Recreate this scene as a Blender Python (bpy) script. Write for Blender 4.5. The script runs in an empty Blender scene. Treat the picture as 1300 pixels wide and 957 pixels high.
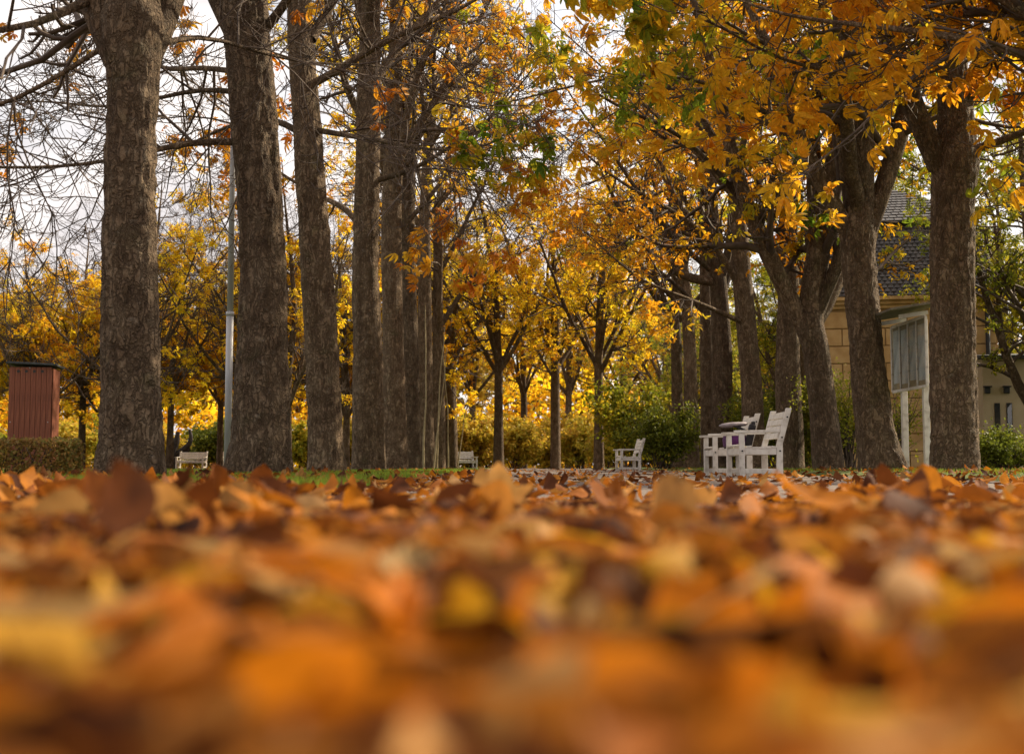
import bpy, bmesh, math, random
import numpy as np
from mathutils import Vector, Matrix, Euler

SC = bpy.context.scene
COL = SC.collection
R = math.radians
rng = np.random.default_rng(7)
random.seed(7)

# ------------------------------------------------------------------ camera
F = 1806.0                      # focal length in photograph pixels (50 mm on 36 mm over 1300 px)
PITCH = R(5.0)
CAM = np.array([0.0, 0.0, 0.15])
CX, CY = 650.0, 433.5           # optical centre (the picture itself is 1300 x 867)
cam_d = bpy.data.cameras.new('camera'); cam = bpy.data.objects.new('camera', cam_d); COL.objects.link(cam)
cam.location = CAM; cam.rotation_euler = (R(90) + PITCH, 0, 0)
cam_d.sensor_fit = 'HORIZONTAL'; cam_d.sensor_width = 36; cam_d.lens = 50
cam_d.shift_y = -45.0 / 1300.0
cam_d.clip_start = 0.02; cam_d.clip_end = 2000
cam_d.dof.use_dof = True; cam_d.dof.focus_distance = 22.0; cam_d.dof.aperture_fstop = 3.5
SC.camera = cam

# ------------------------------------------------------------------ sky, sun, exposure
SUN_EL, SUN_AZ = R(36), R(55)    # azimuth measured from +Y (view direction) towards +X
world = bpy.data.worlds.new('World'); SC.world = world; world.use_nodes = True
nt = world.node_tree; nt.nodes.clear()
N = nt.nodes.new; L = nt.links.new
out = N('ShaderNodeOutputWorld'); bg = N('ShaderNodeBackground'); L(bg.outputs[0], out.inputs[0])
sky = N('ShaderNodeTexSky'); sky.sky_type = 'NISHITA'; sky.sun_disc = False
sky.sun_elevation = SUN_EL; sky.sun_rotation = SUN_AZ; sky.air_density = 1.2; sky.dust_density = 2.0
tc = N('ShaderNodeTexCoord'); mp = N('ShaderNodeMapping'); mp.inputs['Scale'].default_value = (1.6, 1.6, 5.0)
L(tc.outputs['Generated'], mp.inputs[0])
cn = N('ShaderNodeTexNoise'); cn.inputs['Scale'].default_value = 1.7; cn.inputs['Detail'].default_value = 6; cn.inputs['Roughness'].default_value = .55
L(mp.outputs[0], cn.inputs['Vector'])
cr = N('ShaderNodeValToRGB'); cr.color_ramp.elements[0].position = .36; cr.color_ramp.elements[1].position = .52
cr.color_ramp.elements[0].color = (.55,)*3 + (1,); cr.color_ramp.elements[1].color = (1,)*3 + (1,)
L(cn.outputs['Fac'], cr.inputs[0])
cn2 = N('ShaderNodeTexNoise'); cn2.inputs['Scale'].default_value = 3.1; cn2.inputs['Detail'].default_value = 7
L(mp.outputs[0], cn2.inputs['Vector'])
cc = N('ShaderNodeValToRGB'); cc.color_ramp.elements[0].position = .38; cc.color_ramp.elements[1].position = .62
cc.color_ramp.elements[0].color = (5.2, 4.9, 4.9, 1); cc.color_ramp.elements[1].color = (8.4, 7.7, 7.2, 1)
L(cn2.outputs['Fac'], cc.inputs[0])
mx = N('ShaderNodeMix'); mx.data_type = 'RGBA'
L(cr.outputs[0], mx.inputs[0]); L(sky.outputs[0], mx.inputs[6]); L(cc.outputs[0], mx.inputs[7]); L(mx.outputs[2], bg.inputs[0])
bg.inputs[1].default_value = 0.10
sun_d = bpy.data.lights.new('sun', 'SUN'); sun = bpy.data.objects.new('sun', sun_d); COL.objects.link(sun)
sun_d.energy = 5.0; sun_d.angle = R(0.6); sun_d.color = (1.0, .85, .61)
sdir = Vector((math.sin(SUN_AZ) * math.cos(SUN_EL), math.cos(SUN_AZ) * math.cos(SUN_EL), math.sin(SUN_EL)))
sun.rotation_euler = sdir.to_track_quat('Z', 'Y').to_euler(); sun.location = (20, 20, 30)
SC.view_settings.view_transform = 'Standard'; SC.view_settings.look = 'None'
SC.view_settings.exposure = 0.85; SC.view_settings.gamma = 1.0; SC.view_settings.use_curve_mapping = False
SC.render.engine = 'CYCLES'
SC.cycles.use_denoising = True
SC.cycles.max_bounces = 4; SC.cycles.diffuse_bounces = 2; SC.cycles.glossy_bounces = 2
SC.cycles.transmission_bounces = 4; SC.cycles.transparent_max_bounces = 6
SC.cycles.sample_clamp_indirect = 6.0
SC.cycles.caustics_reflective = False; SC.cycles.caustics_refractive = False

# ------------------------------------------------------------------ helpers
def P(px, py, Y):
    """point on the plane y = Y that the photograph shows at pixel (px, py)"""
    u = (px - CX) / F; v = (CY - py) / F
    d = np.array([u, math.cos(PITCH) - v * math.sin(PITCH), math.sin(PITCH) + v * math.cos(PITCH)])
    return CAM + d * (Y / d[1])
def PX(px, Y):
    return (px - CX) / F * Y

def mesh(name, verts, faces, mat=None, smooth=False):
    """verts (n,3); faces: list of int arrays (m,k)"""
    me = bpy.data.meshes.new(name)
    verts = np.asarray(verts, dtype=np.float32).reshape(-1, 3)
    fs = [np.asarray(f, dtype=np.int32) for f in (faces if isinstance(faces, list) else [faces]) if len(f)]
    me.vertices.add(len(verts)); me.vertices.foreach_set('co', verts.ravel())
    nl = sum(f.size for f in fs); npoly = sum(len(f) for f in fs)
    me.loops.add(nl); me.polygons.add(npoly)
    me.loops.foreach_set('vertex_index', np.concatenate([f.ravel() for f in fs]))
    tot = np.concatenate([np.full(len(f), f.shape[1], np.int32) for f in fs])
    st = np.concatenate([[0], np.cumsum(tot)[:-1]]).astype(np.int32)
    me.polygons.foreach_set('loop_start', st); me.polygons.foreach_set('loop_total', tot)
    me.polygons.foreach_set('use_smooth', np.full(npoly, smooth, dtype=bool))
    me.update(calc_edges=True); me.validate()
    if mat: me.materials.append(mat)
    return me
def link(name, me, parent=None, loc=None, kind=None, label=None, cat=None, group=None):
    o = bpy.data.objects.new(name, me); COL.objects.link(o)
    if parent is not None: o.parent = parent
    if loc is not None: o.location = loc
    if kind: o['kind'] = kind
    if label: o['label'] = label
    if cat: o['category'] = cat
    if group: o['group'] = group
    return o
def empty(name, loc=(0, 0, 0), label=None, cat=None, group=None, rotz=0):
    o = link(name, None, None, loc, None, label, cat, group); o.rotation_euler = (0, 0, rotz); o.empty_display_size = .2
    return o
def copy_tree(o, parent=None, **props):
    c = o.copy(); COL.objects.link(c); c.parent = parent
    for k, v in props.items(): c[k] = v
    for ch in o.children: copy_tree(ch, c)
    return c
def box_me(name, sx, sy, sz, mat, bev=0.0, base=False, seg=1):
    bm = bmesh.new(); bmesh.ops.create_cube(bm, size=1)
    bmesh.ops.scale(bm, vec=(sx, sy, sz), verts=bm.verts)
    if base: bmesh.ops.translate(bm, vec=(0, 0, sz / 2), verts=bm.verts)
    if bev: bmesh.ops.bevel(bm, geom=bm.edges[:], offset=bev, segments=seg, affect='EDGES')
    me = bpy.data.meshes.new(name); bm.to_mesh(me); bm.free(); me.materials.append(mat)
    return me
def box(name, c, s, mat, parent=None, bev=0.0, rot=None, **kw):
    o = link(name, box_me(name, s[0], s[1], s[2], mat, bev), parent, c, **kw)
    if rot: o.rotation_euler = rot
    return o
def cyl_me(name, r, h, mat, n=16, r2=None):
    bm = bmesh.new(); bmesh.ops.create_cone(bm, cap_ends=True, segments=n, radius1=r, radius2=r if r2 is None else r2, depth=h)
    bmesh.ops.translate(bm, vec=(0, 0, h / 2), verts=bm.verts)
    for f in bm.faces: f.smooth = len(f.verts) == 4
    me = bpy.data.meshes.new(name); bm.to_mesh(me); bm.free(); me.materials.append(mat)
    return me

# ------------------------------------------------------------------ materials
def newmat(name):
    m = bpy.data.materials.new(name); m.use_nodes = True; m.node_tree.nodes.clear()
    o = m.node_tree.nodes.new('ShaderNodeOutputMaterial')
    return m, m.node_tree.nodes.new, m.node_tree.links.new, o
def ramp(N_, cols, pos=None, interp='LINEAR'):
    r = N_('ShaderNodeValToRGB'); e = r.color_ramp.elements
    pos = pos or [i / (len(cols) - 1) for i in range(len(cols))]
    while len(e) < len(cols): e.new(.5)
    for i, c in enumerate(cols): e[i].position = pos[i]; e[i].color = tuple(c) + (1,)
    r.color_ramp.interpolation = interp
    return r
def math_n(N_, L_, op, a, b=None):
    n = N_('ShaderNodeMath'); n.operation = op
    for i, x in enumerate((a, b)):
        if x is None: continue
        if isinstance(x, (int, float)): n.inputs[i].default_value = x
        else: L_(x, n.inputs[i])
    return n.outputs[0]
def leaf_mat(name, cols, pos=None, trans=.5, nscale=.5, nmix=.45, sat=1.0, rough=.55):
    m, N_, L_, o = newmat(name)
    g = N_('ShaderNodeNewGeometry'); oi = N_('ShaderNodeObjectInfo')
    rnd = math_n(N_, L_, 'FRACT', math_n(N_, L_, 'ADD', g.outputs['Random Per Island'], oi.outputs['Random']))
    no = N_('ShaderNodeTexNoise'); no.inputs['Scale'].default_value = nscale; no.inputs['Detail'].default_value = 2
    L_(g.outputs['Position'], no.inputs['Vector'])
    ns = math_n(N_, L_, 'MULTIPLY_ADD', no.outputs['Fac'], 2.4); ns.node.inputs[2].default_value = -.7
    ns.node.use_clamp = True
    a = math_n(N_, L_, 'MULTIPLY', rnd, 1 - nmix); b = math_n(N_, L_, 'MULTIPLY', ns, nmix)
    fac = math_n(N_, L_, 'ADD', a, b)
    r = ramp(N_, cols, pos); L_(fac, r.inputs[0])
    # small blotches within the leaf
    n2 = N_('ShaderNodeTexNoise'); n2.inputs['Scale'].default_value = 22; n2.inputs['Detail'].default_value = 3
    L_(g.outputs['Position'], n2.inputs['Vector'])
    hs = N_('ShaderNodeHueSaturation'); L_(r.outputs[0], hs.inputs['Color']); hs.inputs['Saturation'].default_value = sat
    v = math_n(N_, L_, 'MULTIPLY_ADD', n2.outputs['Fac'], 1.3); v.node.inputs[2].default_value = .35
    L_(v, hs.inputs['Value'])
    p = N_('ShaderNodeBsdfPrincipled'); p.inputs['Roughness'].default_value = rough; p.inputs['Specular IOR Level'].default_value = .18
    L_(hs.outputs[0], p.inputs['Base Color'])
    t = N_('ShaderNodeBsdfTranslucent'); L_(hs.outputs[0], t.inputs['Color'])
    mxs = N_('ShaderNodeMixShader'); mxs.inputs[0].default_value = trans
    L_(p.outputs[0], mxs.inputs[1]); L_(t.outputs[0], mxs.inputs[2]); L_(mxs.outputs[0], o.inputs[0])
    return m
def noisy_mat(name, cols, scale=6, detail=5, rough=.8, bump=.3, bscale=30, stretch=(1, 1, 1), coord='Object', spec=.3, pos=None, dist=.02):
    m, N_, L_, o = newmat(name)
    t = N_('ShaderNodeTexCoord'); mp_ = N_('ShaderNodeMapping'); mp_.inputs['Scale'].default_value = stretch
    if coord == 'Position':
        g = N_('ShaderNodeNewGeometry'); L_(g.outputs['Position'], mp_.inputs[0])
    else: L_(t.outputs[coord], mp_.inputs[0])
    n1 = N_('ShaderNodeTexNoise'); n1.inputs['Scale'].default_value = scale; n1.inputs['Detail'].default_value = detail
    L_(mp_.outputs[0], n1.inputs['Vector'])
    r = ramp(N_, cols, pos or [.3 + .4 * i / (len(cols) - 1) for i in range(len(cols))]); L_(n1.outputs['Fac'], r.inputs[0])
    p = N_('ShaderNodeBsdfPrincipled'); p.inputs['Roughness'].default_value = rough; p.inputs['Specular IOR Level'].default_value = spec
    L_(r.outputs[0], p.inputs['Base Color'])
    n2 = N_('ShaderNodeTexNoise'); n2.inputs['Scale'].default_value = bscale; n2.inputs['Detail'].default_value = 4
    L_(mp_.outputs[0], n2.inputs['Vector'])
    b = N_('ShaderNodeBump'); b.inputs['Strength'].default_value = bump; b.inputs['Distance'].default_value = dist
    L_(n2.outputs['Fac'], b.inputs['Height']); L_(b.outputs[0], p.inputs['Normal']); L_(p.outputs[0], o.inputs[0])
    return m
def bark_mat():
    m, N_, L_, o = newmat('chestnut_bark')
    g = N_('ShaderNodeNewGeometry'); mp_ = N_('ShaderNodeMapping'); mp_.inputs['Scale'].default_value = (1, 1, .62)
    L_(g.outputs['Position'], mp_.inputs[0])
    wn = N_('ShaderNodeTexNoise'); wn.inputs['Scale'].default_value = 9; wn.inputs['Detail'].default_value = 3
    L_(mp_.outputs[0], wn.inputs['Vector'])
    wm = N_('ShaderNodeMix'); wm.data_type = 'RGBA'; wm.blend_type = 'LINEAR_LIGHT'; wm.inputs[0].default_value = .07
    L_(mp_.outputs[0], wm.inputs[6]); L_(wn.outputs['Color'], wm.inputs[7])
    mq = N_('ShaderNodeMapping'); mq.inputs['Scale'].default_value = (1, 1, .22); L_(wm.outputs[2], mq.inputs[0])
    fu = N_('ShaderNodeTexNoise'); fu.inputs['Scale'].default_value = 19; fu.inputs['Detail'].default_value = 3; fu.inputs['Roughness'].default_value = .5; L_(mq.outputs[0], fu.inputs['Vector'])
    ab = math_n(N_, L_, 'ABSOLUTE', math_n(N_, L_, 'SUBTRACT', fu.outputs['Fac'], .5))
    mh = N_('ShaderNodeMapping'); mh.inputs['Scale'].default_value = (.55, .55, 1.5); L_(wm.outputs[2], mh.inputs[0])
    fh = N_('ShaderNodeTexNoise'); fh.inputs['Scale'].default_value = 11; fh.inputs['Detail'].default_value = 3; L_(mh.outputs[0], fh.inputs['Vector'])
    ah = math_n(N_, L_, 'ABSOLUTE', math_n(N_, L_, 'SUBTRACT', fh.outputs['Fac'], .5))
    mn = math_n(N_, L_, 'MINIMUM', ab, math_n(N_, L_, 'MULTIPLY_ADD', ah, 1.2)); mn.node.inputs[1].links[0].from_node.inputs[2].default_value = .012
    vr = ramp(N_, [(0, 0, 0), (1, 1, 1)], [0, .075]); L_(mn, vr.inputs[0])
    n1 = N_('ShaderNodeTexNoise'); n1.inputs['Scale'].default_value = 6.0; n1.inputs['Detail'].default_value = 8; n1.inputs['Roughness'].default_value = .65
    L_(mp_.outputs[0], n1.inputs['Vector'])
    c1 = ramp(N_, [(.105, .066, .040), (.175, .118, .072), (.26, .19, .125)], [.32, .5, .70]); L_(n1.outputs['Fac'], c1.inputs[0])
    # lichen and moss
    n3 = N_('ShaderNodeTexNoise'); n3.inputs['Scale'].default_value = 2.2; n3.inputs['Detail'].default_value = 7; n3.inputs['Roughness'].default_value = .7
    L_(g.outputs['Position'], n3.inputs['Vector'])
    mr = ramp(N_, [(0, 0, 0), (1, 1, 1)], [.56, .68]); L_(n3.outputs['Fac'], mr.inputs[0])
    mm = N_('ShaderNodeMix'); mm.data_type = 'RGBA'; mm.inputs[7].default_value = (.10, .095, .04, 1)
    f_ = math_n(N_, L_, 'MULTIPLY', mr.outputs[0], .4); L_(f_, mm.inputs[0]); L_(c1.outputs[0], mm.inputs[6])
    dk = N_('ShaderNodeMix'); dk.data_type = 'RGBA'; dk.blend_type = 'MULTIPLY'
    dr = ramp(N_, [(.55, .52, .48), (1, 1, 1)]); L_(vr.outputs[0], dr.inputs[0])
    dk.inputs[0].default_value = 1; L_(mm.outputs[2], dk.inputs[6]); L_(dr.outputs[0], dk.inputs[7])
    n5 = N_('ShaderNodeTexNoise'); n5.inputs['Scale'].default_value = 9; n5.inputs['Detail'].default_value = 5; n5.inputs['Roughness'].default_value = .7; L_(g.outputs['Position'], n5.inputs['Vector'])
    lr = ramp(N_, [(0, 0, 0), (.5, .5, .5)], [.60, .72]); L_(n5.outputs['Fac'], lr.inputs[0])
    lm = N_('ShaderNodeMix'); lm.data_type = 'RGBA'; lm.inputs[7].default_value = (.30, .255, .20, 1); L_(lr.outputs[0], lm.inputs[0]); L_(dk.outputs[2], lm.inputs[6])
    oi = N_('ShaderNodeObjectInfo'); hs = N_('ShaderNodeHueSaturation'); L_(lm.outputs[2], hs.inputs['Color'])
    vv = math_n(N_, L_, 'MULTIPLY_ADD', oi.outputs['Random'], .5); vv.node.inputs[2].default_value = .75; L_(vv, hs.inputs['Value'])
    p = N_('ShaderNodeBsdfPrincipled'); p.inputs['Roughness'].default_value = .85; p.inputs['Specular IOR Level'].default_value = .2
    L_(hs.outputs[0], p.inputs['Base Color'])
    n4 = N_('ShaderNodeTexNoise'); n4.inputs['Scale'].default_value = 45; n4.inputs['Detail'].default_value = 5; L_(mp_.outputs[0], n4.inputs['Vector'])
    h = math_n(N_, L_, 'ADD', math_n(N_, L_, 'MULTIPLY', vr.outputs[0], .55), math_n(N_, L_, 'MULTIPLY', n4.outputs['Fac'], .4))
    h = math_n(N_, L_, 'ADD', h, math_n(N_, L_, 'MULTIPLY', n1.outputs['Fac'], 1.4))
    b = N_('ShaderNodeBump'); b.inputs['Strength'].default_value = 1.0; b.inputs['Distance'].default_value = .06
    L_(h, b.inputs['Height']); L_(b.outputs[0], p.inputs['Normal']); L_(p.outputs[0], o.inputs[0])
    return m
BARK = bark_mat()
TWIG = noisy_mat('twig_bark', [(.045, .030, .023), (.085, .058, .042), (.13, .095, .072)], 4, 3, .8, 0.2, 30, coord='Position')
SHOOT = noisy_mat('pale_shoot_bark', [(.22, .17, .09), (.34, .28, .16)], 8, 3, .8, .2, 30, coord='Position')
LEAF_R = leaf_mat('chestnut_leaf_orange', [(.11, .19, .018), (.36, .34, .02), (.70, .41, .02), (.72, .34, .016), (.66, .25, .012), (.44, .12, .012)],
                  [.03, .22, .38, .58, .8, 1], .68, .42, .6)
LEAF_RG = leaf_mat('chestnut_leaf_greenish', [(.10, .18, .016), (.22, .28, .02), (.52, .40, .02), (.70, .37, .018), (.62, .24, .012)],
                  [.1, .36, .5, .7, 1], .68, .42, .6)
LEAF_L = leaf_mat('chestnut_leaf_rust', [(.50, .36, .02), (.62, .33, .02), (.56, .20, .015), (.40, .10, .012)], None, .5, .8, .4)
LEAF_Y = leaf_mat('leaf_yellow', [(.46, .46, .025), (.78, .58, .02), (.82, .54, .02), (.74, .36, .015), (.48, .16, .012)], [0, .25, .5, .78, 1], .68, .2, .5)
LEAF_G = leaf_mat('leaf_green_yellow', [(.10, .14, .015), (.24, .26, .02), (.52, .40, .025), (.46, .22, .02)], [0, .4, .75, 1], .5, .35, .5)
LEAF_O = leaf_mat('leaf_olive_brown', [(.28, .26, .03), (.48, .38, .035), (.56, .35, .04), (.40, .20, .035)], None, .45, .4, .4)
LEAF_SG = leaf_mat('shrub_green', [(.07, .095, .014), (.14, .165, .018), (.27, .26, .02)], None, .45, .8, .4)
LEAF_SY = leaf_mat('shrub_yellow_green', [(.13, .17, .02), (.30, .32, .03), (.46, .36, .03)], None, .55, 1.0, .4)
HEDGE = leaf_mat('hedge_leaf', [(.10, .10, .022), (.18, .15, .03), (.28, .15, .035), (.15, .075, .025)], None, .35, 1.6, .4)
FALL = leaf_mat('fallen_leaf', [(.035, .012, .006), (.10, .029, .007), (.27, .082, .009), (.43, .15, .010), (.38, .20, .06), (.06, .022, .010)],
                [0, .3, .5, .68, .82, 1], .35, 1.3, .3, rough=.75)
GRASSM = leaf_mat('grass_blade', [(.10, .18, .018), (.19, .27, .025), (.30, .30, .035)], None, .45, .8, .4)
WHITE = noisy_mat('white_bench_paint', [(.34, .30, .25), (.58, .54, .49), (.66, .63, .58)], 9, 7, .5, .25, 60, (1, 1, 1), spec=.4, pos=[.25, .45, .7], dist=.004)
SHEDW = noisy_mat('red_stained_board', [(.115, .033, .017), (.175, .050, .025), (.23, .075, .038)], 5, 6, .6, .4, 22, (9, 9, .6), dist=.006)
ROOFD = noisy_mat('dark_roof_felt', [(.025, .027, .03), (.06, .062, .065)], 9, 4, .8, .3, 60)
STEEL = noisy_mat('galvanised_steel', [(.22, .22, .235), (.31, .31, .325), (.38, .38, .395)], 3, 4, .38, .1, 30, (1, 1, .3), spec=.6)
STEEL.node_tree.nodes['Principled BSDF'].inputs['Metallic'].default_value = .0
DEADW = noisy_mat('blackened_wood', [(.010, .008, .007), (.022, .017, .014), (.04, .03, .025)], 6, 5, .7, .4, 30, coord='Position')
DARKM = noisy_mat('dark_metal', [(.012, .012, .013), (.03, .03, .032)], 9, 3, .5, .1, 40)
OCHRE = noisy_mat('ochre_stone', [(.44, .27, .11), (.54, .35, .155), (.60, .41, .20)], 3, 6, .85, .35, 40, coord='Position', dist=.01)
JOINT = noisy_mat('mortar_joint', [(.32, .20, .085), (.40, .26, .12)], 8, 4, .9, .3, 50, coord='Position')
CREAM = noisy_mat('cream_render', [(.38, .30, .19), (.46, .37, .25)], 2, 6, .85, .3, 60, coord='Position', dist=.01)
SLATE = noisy_mat('slate', [(.028, .024, .022), (.055, .047, .043), (.088, .078, .072)], 5, 5, .5, .3, 40, coord='Position', spec=.5)
PAPER = noisy_mat('poster_paper', [(.30, .33, .36), (.62, .60, .58), (.74, .72, .70)], 2.2, 3, .6, 0, 10, (1, 1.6, 1.0), pos=[.3, .48, .6])
BLACKF = noisy_mat('black_fabric', [(.012, .011, .013), (.03, .027, .03)], 14, 4, .8, .4, 80)
PURPLE = noisy_mat('purple_fabric', [(.07, .012, .085), (.12, .025, .14)], 10, 4, .75, .4, 70)
GREYF = noisy_mat('grey_mauve_fabric', [(.20, .17, .19), (.32, .28, .30)], 10, 4, .7, .4, 70)
def gravel_mat():
    m, N_, L_, o = newmat('gravel')
    g = N_('ShaderNodeNewGeometry')
    n1 = N_('ShaderNodeTexNoise'); n1.inputs['Scale'].default_value = .9; n1.inputs['Detail'].default_value = 8; n1.inputs['Roughness'].default_value = .75
    L_(g.outputs['Position'], n1.inputs['Vector'])
    c = ramp(N_, [(.085, .062, .050), (.135, .100, .080), (.185, .142, .115)], [.3, .5, .7]); L_(n1.outputs['Fac'], c.inputs[0])
    v = N_('ShaderNodeTexVoronoi'); v.inputs['Scale'].default_value = 55; L_(g.outputs['Position'], v.inputs['Vector'])
    mm = N_('ShaderNodeMix'); mm.data_type = 'RGBA'; mm.blend_type = 'OVERLAY'; mm.inputs[0].default_value = .5
    bw = N_('ShaderNodeRGBToBW'); L_(v.outputs['Color'], bw.inputs[0])
    L_(c.outputs[0], mm.inputs[6]); L_(bw.outputs[0], mm.inputs[7])
    p = N_('ShaderNodeBsdfPrincipled'); p.inputs['Roughness'].default_value = .8; L_(mm.outputs[2], p.inputs['Base Color'])
    b = N_('ShaderNodeBump'); b.inputs['Strength'].default_value = .6; b.inputs['Distance'].default_value = .01
    L_(v.outputs['Distance'], b.inputs['Height']); L_(b.outputs[0], p.inputs['Normal']); L_(p.outputs[0], o.inputs[0])
    return m
GRAVEL = gravel_mat()
SOIL = noisy_mat('leafy_ground', [(.05, .045, .015), (.12, .085, .022), (.16, .075, .022), (.10, .10, .025)], 1.3, 9, .95, .7, 20, coord='Position', dist=.03)
TURF = noisy_mat('turf', [(.05, .075, .014), (.09, .12, .02), (.13, .13, .03)], 2.5, 8, .95, .7, 40, coord='Position', dist=.03)
LITTER = noisy_mat('leaf_mould', [(.018, .009, .006), (.05, .02, .009), (.10, .036, .012)], 9, 8, .9, .8, 40, coord='Position', dist=.02)

# ------------------------------------------------------------------ ground
def sheet(name, x0, x1, y0, y1, z, mat, nx=1, ny=1, zf=None):
    xs = np.linspace(x0, x1, nx + 1); ys = np.linspace(y0, y1, ny + 1)
    X, Y = np.meshgrid(xs, ys); Z = np.full_like(X, z) if zf is None else zf(X, Y)
    v = np.stack([X, Y, Z], -1).reshape(-1, 3)
    i = np.arange(ny)[:, None] * (nx + 1) + np.arange(nx)[None]
    f = np.stack([i, i + 1, i + nx + 2, i + nx + 1], -1).reshape(-1, 4)
    return link(name, mesh(name, v, f, mat, zf is not None), kind='structure')
def sm(a, b, x):
    t = np.clip((x - a) / (b - a), 0, 1); return t * t * (3 - 2 * t)
def wob(y, s=0.0):
    return .13 * np.sin(y * .9 + s) + .09 * np.sin(y * 2.3 + 1.3 * s) + .05 * np.sin(y * 5.1 + s)
PATH_L, PATH_R = -1.0, 4.75
VL, VR = 0.035, 0.065            # height of the two verges
sheet('ground', -420, 420, -60, 800, -.02, SOIL)
sheet('path', -9, 8, -6, 90, 0.0, GRAVEL)
def strip(name, xin, sgn, width, y0, y1, h, mat, seed, cut=None):
    ny = int((y1 - y0) / .35); ys = np.linspace(y0, y1, ny + 1)
    us = np.array([0, .15, .4, .8, 1.5, 2.6, 4, width]); us = us[us <= width]
    X = xin + wob(ys, seed)[:, None] + sgn * us[None]; Yv = np.repeat(ys[:, None], len(us), 1)
    Z = -.01 + (h + .01) * sm(0, .7, us)[None] + .006 * np.sin(Yv * 3.1 + X * 4)
    v = np.stack([X, Yv, Z], -1).reshape(-1, 3); nx = len(us) - 1
    i = np.arange(ny)[:, None] * (nx + 1) + np.arange(nx)[None]
    f = np.stack([i, i + 1, i + nx + 2, i + nx + 1], -1).reshape(-1, 4)
    if sgn < 0: f = f[:, ::-1]
    return link(name, mesh(name, v, f, mat, True), kind='structure')
strip('grass_verge', PATH_L, -1, 3.0, 7.5, 90, VL, TURF, 0)
strip('grass_verge', PATH_R, 1, 40, 4, 90, VR, TURF, 2)
sheet('lawn', -60, -3.9, 17.0, 60, 0.012, TURF)
sheet('cross_path', -60, -3.7, 10.0, 17.0, 0.008, GRAVEL)

# ------------------------------------------------------------------ leaf templates
def leaflet(L_, W, ang, droop, fold, curl, rows=((0, .0), (.36, .62), (.72, 1.0), (1, 0))):
    """one leaflet in the xy plane from the origin, pointing at angle ang; returns verts (first is the shared centre) and tris"""
    vs = [(0, 0, 0)]; tris = []
    prev = None
    for k, (u, w) in enumerate(rows[1:], 1):
        r = u * L_; z = -droop * u * u * L_ + curl * math.sin(u * 3.1) * L_
        if w > 0:
            hw = w * W / 2
            row = [(r, hw, z + fold * hw), (r, 0, z), (r, -hw, z + fold * hw)]
            b = len(vs); vs += row
            if prev is None: tris += [(0, b, b + 1), (0, b + 1, b + 2)]
            else: tris += [(prev, b, b + 1), (prev, b + 1, prev + 1), (prev + 1, b + 1, b + 2), (prev + 1, b + 2, prev + 2)]
            prev = b
        else:
            b = len(vs); vs.append((r, 0, z)); tris += [(prev, b, prev + 1), (prev + 1, b, prev + 2)]
    c, s = math.cos(ang), math.sin(ang)
    return [(x * c - y * s, x * s + y * c, z) for x, y, z in vs], tris
def palmate(n, droop, fold, curl, simple=False, seed=0, spread=1.9):
    rr = random.Random(seed); V = [(0, 0, 0)]; T = []
    for k in range(n):
        a = (-1 + 2 * k / (n - 1)) * spread + rr.uniform(-.12, .12)
        l = 1.0 - .38 * abs(a) / spread + rr.uniform(-.06, .06)
        rows = ((0, 0), (.64, 1.0), (1, .28)) if simple is True else ((0, 0), (.42, .6), (.78, 1.0), (1, .25)) if simple == 2 else ((0, 0), (.66, 1.0), (1, 0)) if simple == 3 else ((0, 0), (.35, .52), (.68, 1.0), (.9, .66), (1, 0))
        v, t = leaflet(l, .44 * l + .03, a, droop + rr.uniform(-.15, .25), fold, curl + rr.uniform(-.06, .06), rows)
        off = len(V) - 1; V += v[1:]; T += [tuple(0 if i == 0 else i + off for i in q) for q in t]
    return np.array(V, np.float32), np.array(T, np.int32)
PALM = [palmate(7, .6, .35, .03, False, 1), palmate(5, 1.1, .5, .05, False, 2, 1.6), palmate(6, .35, .3, -.04, False, 3), palmate(5, 1.5, .6, .10, False, 7, 1.7), palmate(7, .9, .2, .08, False, 8)]
PALMM = [palmate(6, .6, .35, .03, 2, 1), palmate(4, 1.1, .5, .05, 2, 2, 1.5), palmate(5, .35, .3, -.04, 2, 3), palmate(4, 1.5, .6, .10, 2, 7, 1.3), palmate(5, .9, .2, .08, 2, 8)]
PALMF = [palmate(5, .4, .35, 0, 3, 4), palmate(4, .7, .4, 0, 3, 5), palmate(5, .15, .3, 0, 3, 6)]
PALMS = [palmate(5, .4, .35, 0, True, 4), palmate(4, .7, .4, 0, True, 5), palmate(5, .15, .3, 0, True, 6)]
def single(simple=True):
    v, t = leaflet(1, .55, 0, .25, .3, 0, ((0, 0), (.5, 1.0), (1, 0)))
    return np.array(v, np.float32), np.array(t, np.int32)
SINGLE = [(np.array([(0, 0, 0), (.5, .3, .08), (.5, -.3, .08), (1, 0, -.2)], np.float32), np.array([(0, 2, 1), (1, 2, 3)], np.int32))]
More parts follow.
